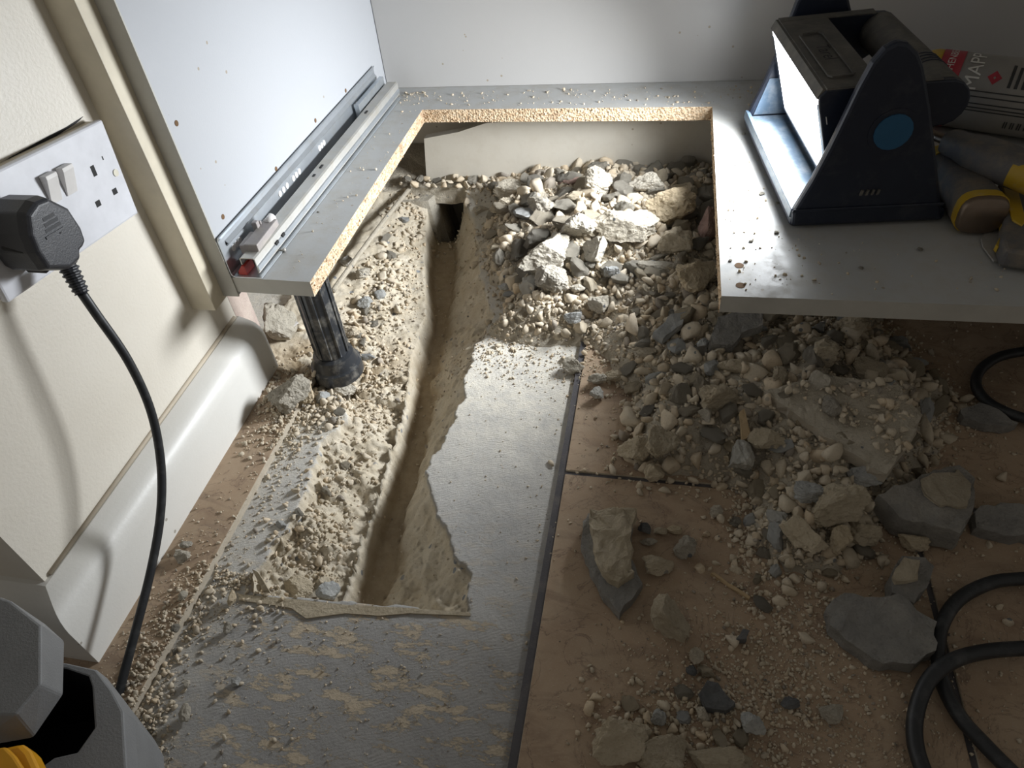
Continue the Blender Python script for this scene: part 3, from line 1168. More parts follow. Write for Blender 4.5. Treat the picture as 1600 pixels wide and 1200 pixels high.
me = text_mesh('Tarel', .018)
for v in me.vertices:
    u, vv = v.co.y + .026, .098 - v.co.x
    u = .026 - v.co.y * -1.0
    vv = .100 - v.co.x
    v.co = LM @ Vector((u, vv, topz(u) + .0006))
me.materials.clear()
to = link('dark_lettering', me, M['slot'], head)  # black colour stands in for the relief shading of the raised letters
# glowing panel
led = [(.0290, .0360), (.0036, .1150), (.0022, .1200), (.0010, .1197), (.0024, .1145), (.0278, .0355)]
L_ = lprism('led_panel', led, V0 + .004, V1 - .004, M['led'], head)
L_['label'] = 'white glowing LED panel'
lprism('panel_trim', [(.031, .031), (.0290, .0358), (.0268, .0350), (.0290, .0300)], V0 + .002, V1 - .002, M['lamp_d'], head)
ad = bpy.data.lights.new('led_light', 'AREA')
ad.shape = 'RECTANGLE'
ad.size = .178
ad.size_y = .080
ad.energy = LAMP_WATTS
ad.spread = math.radians(122)
ad.color = (.93, .965, 1.0)
al = bpy.data.objects.new('led_light', ad)
COL.objects.link(al)
R3 = LM.to_3x3()
nl = R3 @ Vector((-.952, 0, -.306)).normalized()
vx = R3 @ Vector((0, 1, 0))
vz = -nl
vy = vz.cross(vx)
al.matrix_world = Matrix.Translation(LM @ Vector((.0135, .116, .0765))) @ Matrix((vx, vy, vz)).transposed().to_4x4()
lprism('panel_trim', [(.0020, .1195), (-.0004, .1200), (.0035, .1285), (.0065, .1285)], V0 + .002, V1 - .002, M['lamp_g'], head)
lprism('painted_glint', [(.0105, .104), (.0112, .104), (.0135, .097), (.0128, .097)], V0 - .0006, V0 + .001, M['can_w'], head)  # white sliver painted as a highlight on the near head plate
# grip
gp = []
rd = []
for k in range(17):
    t = k / 16
    gp.append(LM @ Vector((.112, V0 + .008 + t * (V1 - V0 - .016), .112)))
    rd.append(.0195)
gr = tube('grip', gp, rd, M['lamp_g'], None, 24)
gr.parent = head
for kx in range(4):
    ga = LM @ Vector((.112, .066 + kx * .006, .112))
    gb = LM @ Vector((.112, .068 + kx * .006, .112))
    o = tube('grip_ring', [ga, gb], .0201, M['lamp_d'], None, 24)
    o.parent = head

# ================================================================== GAS CYLINDER
ca, cb = Vector((.292, .905, ZT + .040)), Vector((.470, .835, ZT + .040))
ax = (cb - ca).normalized()
ca0 = ca - ax * .035
can = empty('gas_cylinder', (ca + cb) / 2 - Vector((0, 0, .04)), 'yellow gas cylinder with red and grey printed label lying on its side', 'cylinder')
CR = .0395
bm = bmesh.new()
pr = [(-.030, .010), (-.024, .012), (-.020, .020), (-.012, .031), (-.003, .0375), (.004, .0395), (.012, .0395)]
bm_tube(bm, [ca + ax * t for t, r in pr], [r for t, r in pr], 32)
o = bm_obj('shoulder', bm, M['yellow'], None, True)
par(o, can)
tube('label_wrap', [ca + ax * .012, ca + ax * .135], CR, M['can_g'], can, 40)
tube('red_band', [ca + ax * .010, ca + ax * .032], CR + .0003, M['can_r'], can, 40)
tube('end_band', [ca + ax * .134, ca + ax * .20], CR + .0002, M['yellow'], can, 40)
zup = Vector((0, 0, 1))
side_v = ax.cross(zup).normalized()  # towards the camera (-y)
if side_v.y > 0:
    side_v = -side_v


def wrap(along, theta, r=CR + .0006):
    """theta 0 = facing the viewer side, 90 deg = top"""
    return ca + ax * along + (side_v * math.cos(theta) + zup * math.sin(theta)) * r


def can_text(s, size, along, th0, m, name='label_print', axial=False):
    me = text_mesh(s, size)
    bm = bmesh.new()
    bm.from_mesh(me)
    bmesh.ops.triangulate(bm, faces=bm.faces)
    bm.to_mesh(me)
    bm.free()
    for v in me.vertices:
        if axial:
            al, th = along + v.co.x, th0 + v.co.y / CR
        else:
            al, th = along - v.co.y, th0 + v.co.x / CR
        v.co = wrap(al, th)
    me.materials.clear()
    o = link(name, me, m)
    par(o, can)
    return o


can_text('ROTHENBERGER', .0105, .021, math.radians(75), M['can_w'])
can_text('MAPP', .020, .046, math.radians(58), M['can_w'])


def can_patch(a0, a1, t0, t1, m, name, r=CR + .0005):
    bm = bmesh.new()
    nseg = max(2, int(abs(t1 - t0) / .12) + 1)
    row = []
    for i in range(nseg + 1):
        th = t0 + (t1 - t0) * i / nseg
        row.append((bm.verts.new(wrap(a0, th, r)), bm.verts.new(wrap(a1, th, r))))
    for p, q in zip(row[:-1], row[1:]):
        bm.faces.new((p[0], p[1], q[1], q[0]))
    o = bm_obj(name, bm, m)
    par(o, can)


# hazard diamond
bm = bmesh.new()
pts = [wrap(.066, math.radians(34)), wrap(.073, math.radians(45)), wrap(.066, math.radians(56)), wrap(.059, math.radians(45))]
bm.faces.new([bm.verts.new(p) for p in pts])
o = bm_obj('hazard_diamond', bm, M['can_r'])
par(o, can)
for i in range(5):
    can_patch(.080 + i * .0065, .083 + i * .0065, math.radians(32), math.radians(70 - i * 3), M['can_k'], 'text_line')
for i, th in enumerate((22, 14, 4, -2, -7)):
    can_patch(.040, .125 - (i % 2) * .02, math.radians(th), math.radians(th + 1.8), M['can_k'], 'text_line')
for i in range(14):
    if i % 3 != 2:
        can_patch(.090 + i * .0022, .0911 + i * .0022, math.radians(-32), math.radians(-18), M['can_k'], 'barcode_bar')

# ================================================================== HAND TOOLS
def sweep(name, pts, secs, mats, parent, seg=20, power=3.0, fix=Vector((0, 0, 1))):
    """superelliptic sweep, secs = (half width, half height)"""
    bm = bmesh.new()
    pts = [Vector(p) for p in pts]
    rings = []
    for i, p in enumerate(pts):
        t = (pts[min(i + 1, len(pts) - 1)] - pts[max(i - 1, 0)]).normalized()
        sd = t.cross(fix).normalized()
        up = sd.cross(t)
        r = []
        for k in range(seg):
            a = 2 * math.pi * k / seg
            c, s = math.cos(a), math.sin(a)
            r.append(bm.verts.new(p + sd * (math.copysign(abs(c) ** (2 / power), c) * secs[i][0]) + up * (math.copysign(abs(s) ** (2 / power), s) * secs[i][1])))
        rings.append(r)
    for r0, r1 in zip(rings[:-1], rings[1:]):
        for k in range(seg):
            bm.faces.new((r0[k], r0[(k + 1) % seg], r1[(k + 1) % seg], r1[k]))
    bm.faces.new(rings[0][::-1])
    bm.faces.new(rings[-1])
    o = bm_obj(name, bm, mats, None, True)
    m = o.modifiers.new('es', 'EDGE_SPLIT')
    m.split_angle = math.radians(50)
    par(o, parent)
    return o


P0, P1 = Vector((.296, .648, ZT + .021)), Vector((.287, .765, ZT + .020))
ch = empty('bolster_chisel', (.292, .70, ZT), 'chisel with grey grip, yellow collar and worn steel striking cap', 'chisel')
dd = (P1 - P0)
sweep('end_cap', [P0, P0 + dd * .02, P0 + dd * .06], [(.0185, .0165), (.0205, .0185), (.0212, .0192)], M['endcap'], ch)
sweep('collar', [P0 + dd * .055, P0 + dd * .14], [(.0218, .0200), (.0214, .0196)], M['yellow'], ch)
sweep('grip', [P0 + dd * .135, P0 + dd * .35, P0 + dd * .6, P0 + dd * .85], [(.0214, .0192), (.0205, .0185), (.0195, .0178), (.0195, .0178)], M['handle'], ch)
sweep('collar', [P0 + dd * .84, P0 + dd * .98, P0 + dd * 1.04], [(.0205, .0185), (.0190, .0172), (.014, .012)], M['yellow'], ch)
sweep('blade', [P0 + dd * 1.03, P0 + dd * 1.5], [(.008, .006), (.012, .004)], M['steel_d'], ch)

H0, H1 = at(1476, 218, ZT + .050), at(1640, 285, ZT + .046)
dd = H1 - H0
ch2 = empty('cold_chisel', H0 - Vector((0, 0, .045)), 'dusty grey handled chisel lying across the others beside the gas cylinder', 'chisel')
sweep('grip', [H0 + dd * t for t in (.02, .08, .16, .3, .5, .7, .9, 1.05)], [(.011, .010), (.0135, .012), (.0130, .012), (.0165, .0150), (.0185, .0165), (.0180, .016), (.017, .015), (.015, .013)], M['handle'], ch2)
sweep('shank', [H0 - dd * .30, H0 + dd * .04], [(.0045, .0035), (.0055, .0045)], M['endcap'], ch2)
sweep('collar', [H0 + dd * .72, H0 + dd * .95], [(.0183, .0152), (.0175, .0150)], M['yellow'], ch2)

sc = empty('scraper', at(1590, 345, ZT), 'grey and yellow wide scraper with broad steel blade at the right', 'scraper')
bl = [at(*p, ZT + .0035) for p in ((1533, 372), (1536, 384), (1553, 407), (1640, 393), (1640, 330), (1560, 335))]
prism('blade', [v - Vector((0, 0, .0018)) for v in bl], bl, M['steel_d'], sc)
hb = [at(*p, ZT + .022) for p in ((1560, 285), (1572, 330), (1566, 372), (1572, 390), (1640, 400), (1660, 300), (1600, 278))]
prism('handle_body', [Vector((v.x, v.y, ZT + .004)) for v in hb], hb, M['handle'], sc, .003)
yb = [at(*p, ZT + .0235) for p in ((1566, 288), (1588, 285), (1604, 345), (1597, 352), (1582, 343))]
prism('yellow_plate', [v - Vector((0, 0, .004)) for v in yb], yb, M['yellow'], sc, .0008)
ye = [at(*p, ZT + .014) for p in ((1548, 305), (1563, 340), (1567, 362), (1556, 382), (1560, 386), (1572, 364), (1568, 338), (1552, 304))]
prism('yellow_edge', [v - Vector((0, 0, .006)) for v in ye], ye, M['yellow'], sc)

# ================================================================== GREY CASE (bottom left)
case = empty('tool_case', at(100, 1130, 0), 'grey chamfered plastic case standing open at the skirting corner', 'case')
ZC = .085
oc = [(60, 1030), (105, 1036), (150, 1046), (176, 1080), (192, 1110), (198, 1210), (180, 1260), (60, 1290), (-60, 1240), (-90, 1120), (-40, 1040)]
ic = [(66, 1042), (103, 1045), (138, 1057), (143, 1072), (147, 1138), (120, 1176), (84, 1184), (40, 1215), (-20, 1200), (-50, 1120), (-20, 1052)]
O_ = [at(*p, ZC) for p in oc]
I_ = [at(*p, ZC) for p in ic]
cO = sum(O_, Vector()) / len(O_)
nn_ = len(O_)
bm = bmesh.new()
vo = [bm.verts.new(v) for v in O_]
vi = [bm.verts.new(v) for v in I_]
vd = [bm.verts.new(Vector((cO.x + (v.x - cO.x) * .86, cO.y + (v.y - cO.y) * .86, .002))) for v in O_]
vmid = [bm.verts.new(Vector((cO.x + (v.x - cO.x) * 1.02, cO.y + (v.y - cO.y) * 1.02, ZC - .016))) for v in O_]
vin = [bm.verts.new(Vector((cO.x + (v.x - cO.x) * .80, cO.y + (v.y - cO.y) * .80, .008))) for v in I_]
for i in range(nn_):
    j = (i + 1) % nn_
    bm.faces.new((vo[i], vo[j], vi[j], vi[i]))
    bm.faces.new((vmid[i], vmid[j], vo[j], vo[i]))
    bm.faces.new((vd[i], vd[j], vmid[j], vmid[i]))
    q = bm.faces.new((vi[i], vi[j], vin[j], vin[i]))
    q.material_index = 1
q = bm.faces.new(vin)
q.material_index = 1
bm.faces.new(vd[::-1])
o = bm_obj('case_body', bm, [M['box_g'], M['box_k']])
par(o, case)
bevel(o, .0015)
# lid swung up to the left
l_top = [(-60, 945), (0, 933), (16, 938), (64, 976), (64, 1070), (24, 1118), (-60, 1118)]
l_bot = [(-60, 940), (0, 934), (70, 975), (100, 1002), (98, 1085), (52, 1152), (-60, 1172)]
LT = [at(*p, .142) for p in l_top]
LB = [at(*p, .112) for p in l_bot]
L2 = [v - Vector((0, 0, .022)) for v in LB]
bm = bmesh.new()
r0 = [bm.verts.new(v) for v in LT]
r1 = [bm.verts.new(v) for v in LB]
r2 = [bm.verts.new(Vector((v.x - .022, v.y + .004, v.z))) for v in L2]
m_ = len(LT)
bm.faces.new(r0)
for a_, b_ in ((r0, r1), (r1, r2)):
    for i in range(m_):
        j = (i + 1) % m_
        bm.faces.new((a_[i], a_[j], b_[j], b_[i]))
bm.faces.new(r2[::-1])
o = bm_obj('case_lid', bm, M['box_g'])
par(o, case)
bevel(o, .0015)
# amber latch
lt = [(-30, 1180), (0, 1168), (26, 1162), (34, 1160), (46, 1172), (62, 1205), (40, 1240), (-30, 1240)]
T_ = [at(*p, .128) for p in lt]
o = prism('latch', [v - Vector((0, 0, .016)) for v in T_], T_, M['orange'], case, .003)
lt = [(-30, 1172), (8, 1166), (22, 1180), (40, 1208), (-30, 1230)]
T_ = [at(*p, .136) for p in lt]
o = prism('latch_lever', [v - Vector((0, 0, .005)) for v in T_], T_, M['orange'], case, .0015)

# ================================================================== BLACK CABLES (right)
def floor_cable(name, pts, r, label):
    q = [at(px_, py_, z) for px_, py_, z in pts]
    o = tube(name, spline(q, 10), r, M['cord'], None, 14)
    return tag(o, label, 'cable', 'black cables on the tiled floor')


floor_cable('cable', [(1640, 545, .008), (1600, 549, .008), (1560, 558, .008), (1532, 578, .008), (1525, 602, .008), (1540, 625, .008), (1570, 643, .010), (1605, 655, .010), (1650, 668, .008)], .0052, 'black cable loop on the floor beyond the heap, below the cabinet edge')
floor_cable('cable', [(1650, 900, .010), (1600, 904, .010), (1550, 910, .010), (1500, 935, .010), (1472, 975, .010), (1466, 1020, .010), (1474, 1070, .008), (1500, 1120, .008), (1540, 1165, .008), (1590, 1215, .008), (1640, 1260, .008)], .0054, 'black cable curving in front of the broken slab and under the nearer loop')
floor_cable('cable', [(1660, 1012, .012), (1600, 1013, .012), (1540, 1018, .014), (1490, 1032, .020), (1452, 1062, .016), (1432, 1110, .010), (1430, 1160, .008), (1448, 1215, .008), (1480, 1260, .008)], .0056, 'nearest black cable loop, lying across the other cable')

# ================================================================== RUBBLE
def ico(sub):
    bm = bmesh.new()
    bmesh.ops.create_icosphere(bm, subdivisions=sub, radius=1.0)
    v = np.array([x.co[:] for x in bm.verts])
    f = np.array([[q.index for q in t.verts] for t in bm.faces])
    bm.free()
    return v, f


ICO = {k: ico(k) for k in (1, 2, 3, 4, 5)}


def rock_verts(seed, sub, cuts=9, nz=.16, fine=.05):
    r = np.random.default_rng(seed)
    v = ICO[sub][0].copy()
    if sub < 3:
        cuts = cuts + 8
    for k in range(cuts):
        nrm = r.normal(size=3)
        nrm /= np.linalg.norm(nrm)
        d = r.uniform(.42, .82) if sub >= 3 else r.uniform(.30, .78)
        over = np.maximum(0, v @ nrm - d)
        v = v - over[:, None] * nrm[None] * .93
    off = Vector(r.uniform(-50, 50, 3))
    if sub >= 3:
        oc_ = 6 if sub >= 4 else 4
        dn = np.array([mnoise.fractal(Vector(p) * 1.9 + off, .75, 2.1, oc_) for p in v])
        df = np.array([abs(mnoise.noise(Vector(p) * 4.5 + off)) for p in v])
        dp = np.array([max(0.0, mnoise.noise(Vector(p) * 9 + off) - .15) for p in v])
        v = v * (1 + nz * dn - fine * 2.2 * df - fine * 2.0 * dp)[:, None]
    else:
        v = v * (1 + r.normal(0, .10 if sub == 1 else .05, (len(v), 1))) * 1.3
    return v


def rock_mesh(name, seed, sub, sc, cuts=9, nz=.16, fine=.05):
    v = rock_verts(seed, sub, cuts, nz, fine) * np.array(sc)
    me = bpy.data.meshes.new(name)
    me.from_pydata(v.tolist(), [], ICO[sub][1].tolist())
    me.update()
    return me


RS = [0]


def rock(px_, py_, wpx, hpx, mat='rock', label=None, cat='stone', name='rubble_stone', rot=None, flat=None, sink=.35, group=None, cuts=9, zg=None):
    RS[0] += 1
    z = 0.0
    for _ in range(4):
        p = at(px_, py_, z)
        g_ = ground(p.x, p.y) if zg is None else zg
        s = px_size(p)
        rw = wpx * s / 2
        rh = hpx * s / 2
        z = g_ + rh * (1 - sink)
    rz = rh * (flat if flat else 1.0)
    if flat:
        z = g_ + rz * (1 - sink)
        p = at(px_, py_, z)
    me = rock_mesh(name, RS[0] * 13 + 5, (5 if wpx > 48 else 4) if wpx > 20 else 3, (rw * 1.12, rh * 1.12, rz * 1.02), cuts)
    o = link(name, me, M[mat], None, False)
    o.location = p
    o.rotation_euler = (random.uniform(-.2, .2), random.uniform(-.2, .2), rot if rot is not None else random.uniform(-.3, .3))
    tag(o, label, cat, group)
    return o


def slab(name, pts, thick, mats, label, cat, jag=.003, cuts=5, amp=.0016, spread=.0, parent=None):
    """broken fragment: jagged outline, real thickness, uneven faces. pts = (px, py, z top)"""
    top = []
    P = [at(*p) for p in pts]
    n_ = len(P)
    for i in range(n_):
        a, b = P[i], P[(i + 1) % n_]
        m = max(2, int((b - a).length / .006))
        for k in range(m):
            q = a.lerp(b, k / m)
            if k:
                q = q + Vector((random.uniform(-jag, jag), random.uniform(-jag, jag), 0))
            top.append(q)
    c = sum(top, Vector()) / len(top)
    bm = bmesh.new()
    vt = [bm.verts.new(v) for v in top]
    vm = [bm.verts.new(v + Vector(((v.x - c.x) * spread * .5 + random.uniform(-.0008, .0008), (v.y - c.y) * spread * .5 + random.uniform(-.0008, .0008), -thick * .5))) for v in top]
    vb = [bm.verts.new(v + Vector(((v.x - c.x) * spread, (v.y - c.y) * spread, -thick))) for v in top]
    k_ = len(top)
    f = bm.faces.new(vt)
    g_ = bm.faces.new(vb[::-1])
    for A, B in ((vt, vm), (vm, vb)):
        for i in range(k_):
            j = (i + 1) % k_
            q = bm.faces.new((A[i], A[j], B[j], B[i]))
            q.material_index = 1 if isinstance(mats, list) else 0
    r = bmesh.ops.triangulate(bm, faces=[f])
    bmesh.ops.subdivide_edges(bm, edges=list({e for t in r['faces'] for e in t.edges if all(x in r['faces'] for x in e.link_faces)}), cuts=cuts)
    bmesh.ops.triangulate(bm, faces=[q for q in bm.faces if len(q.verts) > 4])
    bm.normal_update()
    for v in bm.verts:
        v.co += Vector((0, 0, 1)) * mnoise.fractal(v.co * 70, .8, 2, 5) * amp + mnoise.noise_vector(v.co * 160) * amp * .4
    o = bm_obj(name, bm, mats)
    if parent:
        o.parent = parent
    else:
        tag(o, label, cat)
    return o


# --- gravel bed of the heap
hx = np.arange(-.30, .36, .003)
hy = np.arange(.33, 1.02, .003)


def hp(X, Y):
    z, d = heap_h(X, Y)
    z = z + fbm(X, Y, 150, 3) * .003 * (d > 0)
    return z, {}, d > -.012


bed = grid_mesh('gravel_bed', hx, hy, hp, M['bed'])
tag(bed, 'bed of fine pale grit and dust under the rubble heap', 'grit', None, 'stuff')


def grains(name, pos, size, mat, label, cat='gravel', sub=1):
    """many crumbs joined in one mesh"""
    n_ = len(pos)
    var = [rock_verts(900 + k, sub, 6) for k in range(24)]
    f0 = ICO[sub][1]
    nv = len(var[0])
    q = rng.normal(size=(n_, 4))
    q /= np.linalg.norm(q, axis=1)[:, None]
    w_, x_, y_, z_ = q.T
    R = np.stack([np.stack([1 - 2 * (y_ * y_ + z_ * z_), 2 * (x_ * y_ - z_ * w_), 2 * (x_ * z_ + y_ * w_)], -1),
                  np.stack([2 * (x_ * y_ + z_ * w_), 1 - 2 * (x_ * x_ + z_ * z_), 2 * (y_ * z_ - x_ * w_)], -1),
                  np.stack([2 * (x_ * z_ - y_ * w_), 2 * (y_ * z_ + x_ * w_), 1 - 2 * (x_ * x_ + y_ * y_)], -1)], 1)
    base = np.stack([var[k] for k in rng.integers(0, 24, n_)])
    base = base * (size[:, None, None] * rng.uniform(.5, 1.35, (n_, 1, 3)))
    co = np.einsum('nij,nvj->nvi', R, base) + pos[:, None, :]
    fa = (f0[None] + (np.arange(n_) * nv)[:, None, None]).reshape(-1, 3)
    co = co.reshape(-1, 3)
    me = bpy.data.meshes.new(name)
    me.vertices.add(len(co))
    me.vertices.foreach_set('co', co.astype(np.float32).ravel())
    me.loops.add(len(fa) * 3)
    me.loops.foreach_set('vertex_index', fa.astype(np.int32).ravel())
    me.polygons.add(len(fa))
    me.polygons.foreach_set('loop_start', np.arange(0, len(fa) * 3, 3, dtype=np.int32))
    me.polygons.foreach_set('loop_total', np.full(len(fa), 3, dtype=np.int32))
    me.update(calc_edges=True)
    o = link(name, me, mat)
    return tag(o, label, cat, None, 'stuff')


def ground_np(x, y):
    g_ = floor_h(x, y)[0]
    g_ = np.where((x > -.073) & (y < .75), np.maximum(g_, 0), g_)
    g_ = np.where((x < -.38) & (y < .56), np.maximum(g_, 0), g_)
    return np.maximum(g_, heap_h(x, y)[0])


def inframe(x, y, z):
    c = (np.stack([x, y, z - CAMZ], -1)) @ RX
    u = 800 + FPX * c[:, 0] / c[:, 2]
    v = 600 + FPX * c[:, 1] / c[:, 2]
    return (u > -60) & (u < 1660) & (v > -30) & (v < 1260)


# heap gravel: mid stones and fine grains
def heap_samples(n_):
    x = rng.uniform(-.29, .34, n_ * 3)
    y = rng.uniform(.34, 1.02, n_ * 3)
    d = poly_sd(x, y, HEAP) + fbm(x, y, 40, 3) * .014
    p = np.where(d > .004, 1.0, np.exp(d / .012) * .55)
    p = p * np.where(y > 1.0, 0, 1)
    k = rng.random(len(x)) < p
    x, y = x[k][:n_], y[k][:n_]
    return x, y


x, y = heap_samples(2600)
s = .0028 + rng.random(len(x)) ** 2.2 * .0042
z = ground_np(x, y) + s * .35
grains('heap_gravel', np.stack([x, y, z], -1), s, M['gravel'], 'coarse pale gravel spread through the rubble heap')
x, y = heap_samples(15000)
s = .0009 + rng.random(len(x)) ** 2 * .0019
z = ground_np(x, y) + s * .5
grains('heap_grit', np.stack([x, y, z], -1), s, M['gravel'], 'fine pale grit dusting the rubble heap')

# grit on the floor away from the heap: clustered by zones (x0, y0, sx, sy, n, smax)
zones = [(-.385, .17, .012, .05, 1200, .0021), (-.368, .125, .016, .03, 1000, .0024), (-.37, .26, .018, .02, 260, .0024), (-.405, .24, .020, .06, 500, .0014), (-.35, .292, .02, .006, 260, .0026),
         (-.385, .50, .025, .035, 1400, .0026), (-.40, .555, .03, .03, 700, .003), (-.33, .56, .035, .03, 700, .003), (-.37, .40, .012, .06, 300, .0018),
         (-.31, .40, .016, .09, 900, .0026), (-.30, .34, .02, .03, 500, .003), (-.30, .75, .03, .12, 500, .002), (-.36, .75, .025, .1, 900, .0034), (-.34, .62, .03, .04, 400, .003),
         (-.26, .45, .012, .12, 200, .0016), (-.17, .62, .05, .025, 700, .0015), (-.12, .5, .06, .08, 160, .0009), (-.2, .22, .08, .05, 360, .0008),
         (.13, .31, .03, .05, 1400, .0020), (.09, .25, .05, .04, 1700, .0015), (.05, .22, .04, .02, 700, .0026), (.14, .20, .05, .04, 900, .0013), (.2, .45, .08, .08, 400, .0018), (.3, .6, .08, .08, 600, .0016), (.26, .30, .06, .06, 400, .0012),
         (.0, .38, .05, .04, 120, .0012), (-.35, .95, .035, .03, 500, .0035), (-.30, .985, .05, .012, 500, .0035), (.1, .40, .012, .04, 400, .0028), (-.06, .60, .03, .03, 300, .0012)]
xx, yy, ss = [], [], []
for (a_, b_, c_, d_, n_, sm) in zones:
    xx.append(rng.normal(a_, c_, n_))
    yy.append(rng.normal(b_, d_, n_))
    ss.append(.0006 + rng.random(n_) ** 2.6 * sm)
x, y, s = np.concatenate(xx), np.concatenate(yy), np.concatenate(ss)
cl_ = np.interp(y, chL[:, 0], chL[:, 1])
cr_ = np.interp(y, chR[:, 0], chR[:, 1])
k = ~((x < -.428) & (y < .57)) & (y < 1.0) & (x > -.455) & ~((x > cl_) & (x < cr_) & (rng.random(len(x)) < .7) & (y > .28))
x, y, s = x[k], y[k], s[k]
z = ground_np(x, y) + s * .4
k = inframe(x, y, z)
grains('floor_grit', np.stack([x[k], y[k], z[k]], -1), s[k], M['gravel'], 'fine loose grit and crumbs scattered over floor and trench bank')
# grit on the cabinet base
n_ = 900
x = np.concatenate([rng.uniform(-.39, .14, 420), rng.normal(-.36, .02, 160), rng.uniform(-.37, -.335, 70), rng.uniform(.065, .16, 150), rng.uniform(.07, .5, 100)])
y = np.concatenate([rng.uniform(.945, 1.01, 420), rng.normal(.985, .012, 160), rng.uniform(.54, .94, 70), rng.uniform(.545, .9, 150), rng.uniform(.55, .64, 100)])
s = .0004 + rng.random(n_) ** 3 * .0018
k = (y < 1.003 + x * .038) & ((x > -.378) | (y > .98))
grains('board_grit', np.stack([x, y, np.full(n_, ZT) + s * .4], -1)[k], s[k], M['gravel'], 'fine grit and dust crumbs on the cabinet base', 'grit')

# --- tile and slab fragments
slab('tile_fragment', [(1193, 612, .052), (1245, 596, .062), (1310, 588, .066), (1400, 600, .064), (1440, 648, .058), (1427, 682, .052), (1400, 720, .045), (1386, 742, .042), (1330, 708, .044), (1262, 660, .048)], .011, [M['bed'], M['tile_body']],
     'large broken floor tile lying face down on the rubble heap', 'tile', .0022, amp=.003)
o = slab('slab_fragment', [(1372, 772, .030), (1388, 766, .032), (1440, 742, .036), (1500, 726, .036), (1524, 748, .034), (1522, 790, .032), (1500, 832, .028), (1455, 822, .026), (1405, 806, .026)], .024, M['slab_g'],
         'large grey slab chunk beside the heap, behind the pale lumps', 'slab', .002, spread=.06, amp=.002)
slab('adhesive_patch', [(1440, 748, .0385), (1498, 733, .0385), (1518, 756, .037), (1512, 790, .0352), (1470, 790, .0345), (1446, 772, .036)], .003, M['rock_y'], None, None, .002, parent=o)
slab('slab_fragment', [(1522, 800, .016), (1532, 790, .018), (1580, 788, .018), (1630, 795, .018), (1630, 836, .014), (1570, 836, .012), (1526, 822, .013)], .016, M['slab_g'], 'grey slab piece cut off by the right picture edge', 'slab', .002, amp=.002)
slab('slab_fragment', [(1292, 948, .016), (1318, 928, .020), (1362, 932, .022), (1405, 928, .022), (1432, 953, .022), (1463, 972, .020), (1462, 1018, .018), (1430, 1038, .016), (1380, 1036, .015), (1335, 1008, .014), (1298, 978, .014)], .013, M['slab_g'],
     'broad pointed grey adhesive slab lying beside the black cables', 'slab', .0016, amp=.0022)
o = slab('slab_fragment', [(1392, 896, .026), (1410, 868, .028), (1446, 872, .028), (1460, 884, .026), (1448, 918, .024), (1428, 942, .020), (1394, 926, .020)], .018, M['slab_g'], 'small block with sandy top leaning behind the pointed slab', 'slab', .001)
slab('mortar_patch', [(1396, 896, .031), (1412, 871, .031), (1438, 874, .031), (1434, 904, .029), (1400, 908, .029)], .005, M['rock_y'], None, None, .001, parent=o)
slab('slab_fragment', [(1501, 640, .014), (1530, 628, .014), (1560, 640, .014), (1592, 660, .012), (1566, 667, .011), (1530, 660, .011), (1506, 652, .011)], .010, M['slab_g'], 'thin grey slab under the far cable loop', 'slab', .0014)
slab('tile_fragment', [(1108, 538, .056), (1122, 494, .070), (1160, 486, .072), (1192, 486, .072), (1192, 508, .066), (1160, 518, .062), (1146, 538, .056)], .010, M['slab_g'], 'dark ribbed tile shard poking out under the front board edge', 'tile', .0008)
slab('slab_fragment', [(1020, 520, .045), (1050, 490, .056), (1072, 486, .058), (1066, 506, .052), (1036, 530, .044)], .008, M['rock_g'], 'thin grey shard leaning in the heap left of the board corner', 'shard', .0012)
o = slab('slab_fragment', [(918, 802, .016), (958, 796, .018), (994, 796, .018), (986, 832, .017), (986, 872, .016), (1004, 910, .014), (988, 935, .013), (968, 957, .012), (944, 930, .013), (922, 888, .014), (908, 850, .015), (911, 815, .016)], .013, M['slab_g'],
         'curved slab fragment with sandy mortar on the brown tile', 'slab', .001, amp=.002)
slab('mortar_layer', [(922, 796, .026), (958, 792, .027), (994, 793, .027), (986, 832, .026), (986, 868, .026), (992, 894, .022), (966, 912, .019), (944, 898, .021), (930, 866, .024), (924, 830, .026)], .012, M['rock_y'], None, None, .0018, amp=.005, cuts=7, parent=o)
slab('slate_chip', [(1093, 1080, .012), (1105, 1063, .014), (1122, 1066, .014), (1136, 1086, .012), (1149, 1098, .010), (1135, 1110, .009), (1103, 1105, .009)], .009, M['rock_d'], 'dark slate flake with ragged edge on the near brown tile', 'slate', .0012)
slab('slate_chip', [(1151, 998, .008), (1160, 983, .010), (1171, 985, .010), (1166, 999, .008)], .007, M['rock_d'], 'tiny dark triangular chip right of the long pale lump', 'slate', .0006)
slab('tile_shard', [(394, 890, -.004), (402, 894, .002), (420, 922, -.004), (412, 924, -.008)], .006, M['rock_y'], 'thin pale tile shard standing at the near end of the trench', 'shard', .0004)
slab('paper_scrap', [(447, 494, .012), (466, 503, .010), (452, 512, .008)], .002, M['white_pl2'], 'small white triangular scrap beside the black leg', 'scrap', .0002)
slab('wood_splinter', [(1156, 642, .050), (1163, 637, .052), (1173, 682, .040), (1160, 686, .040)], .006, M['wood'], 'tan wood splinter wedged upright in the heap', 'splinter', .0004)
slab('wood_splinter', [(1110, 896, .003), (1116, 895, .004), (1172, 932, .004), (1170, 936, .003)], .003, M['wood'], 'long thin splinter lying on the brown tile', 'splinter', .0003)

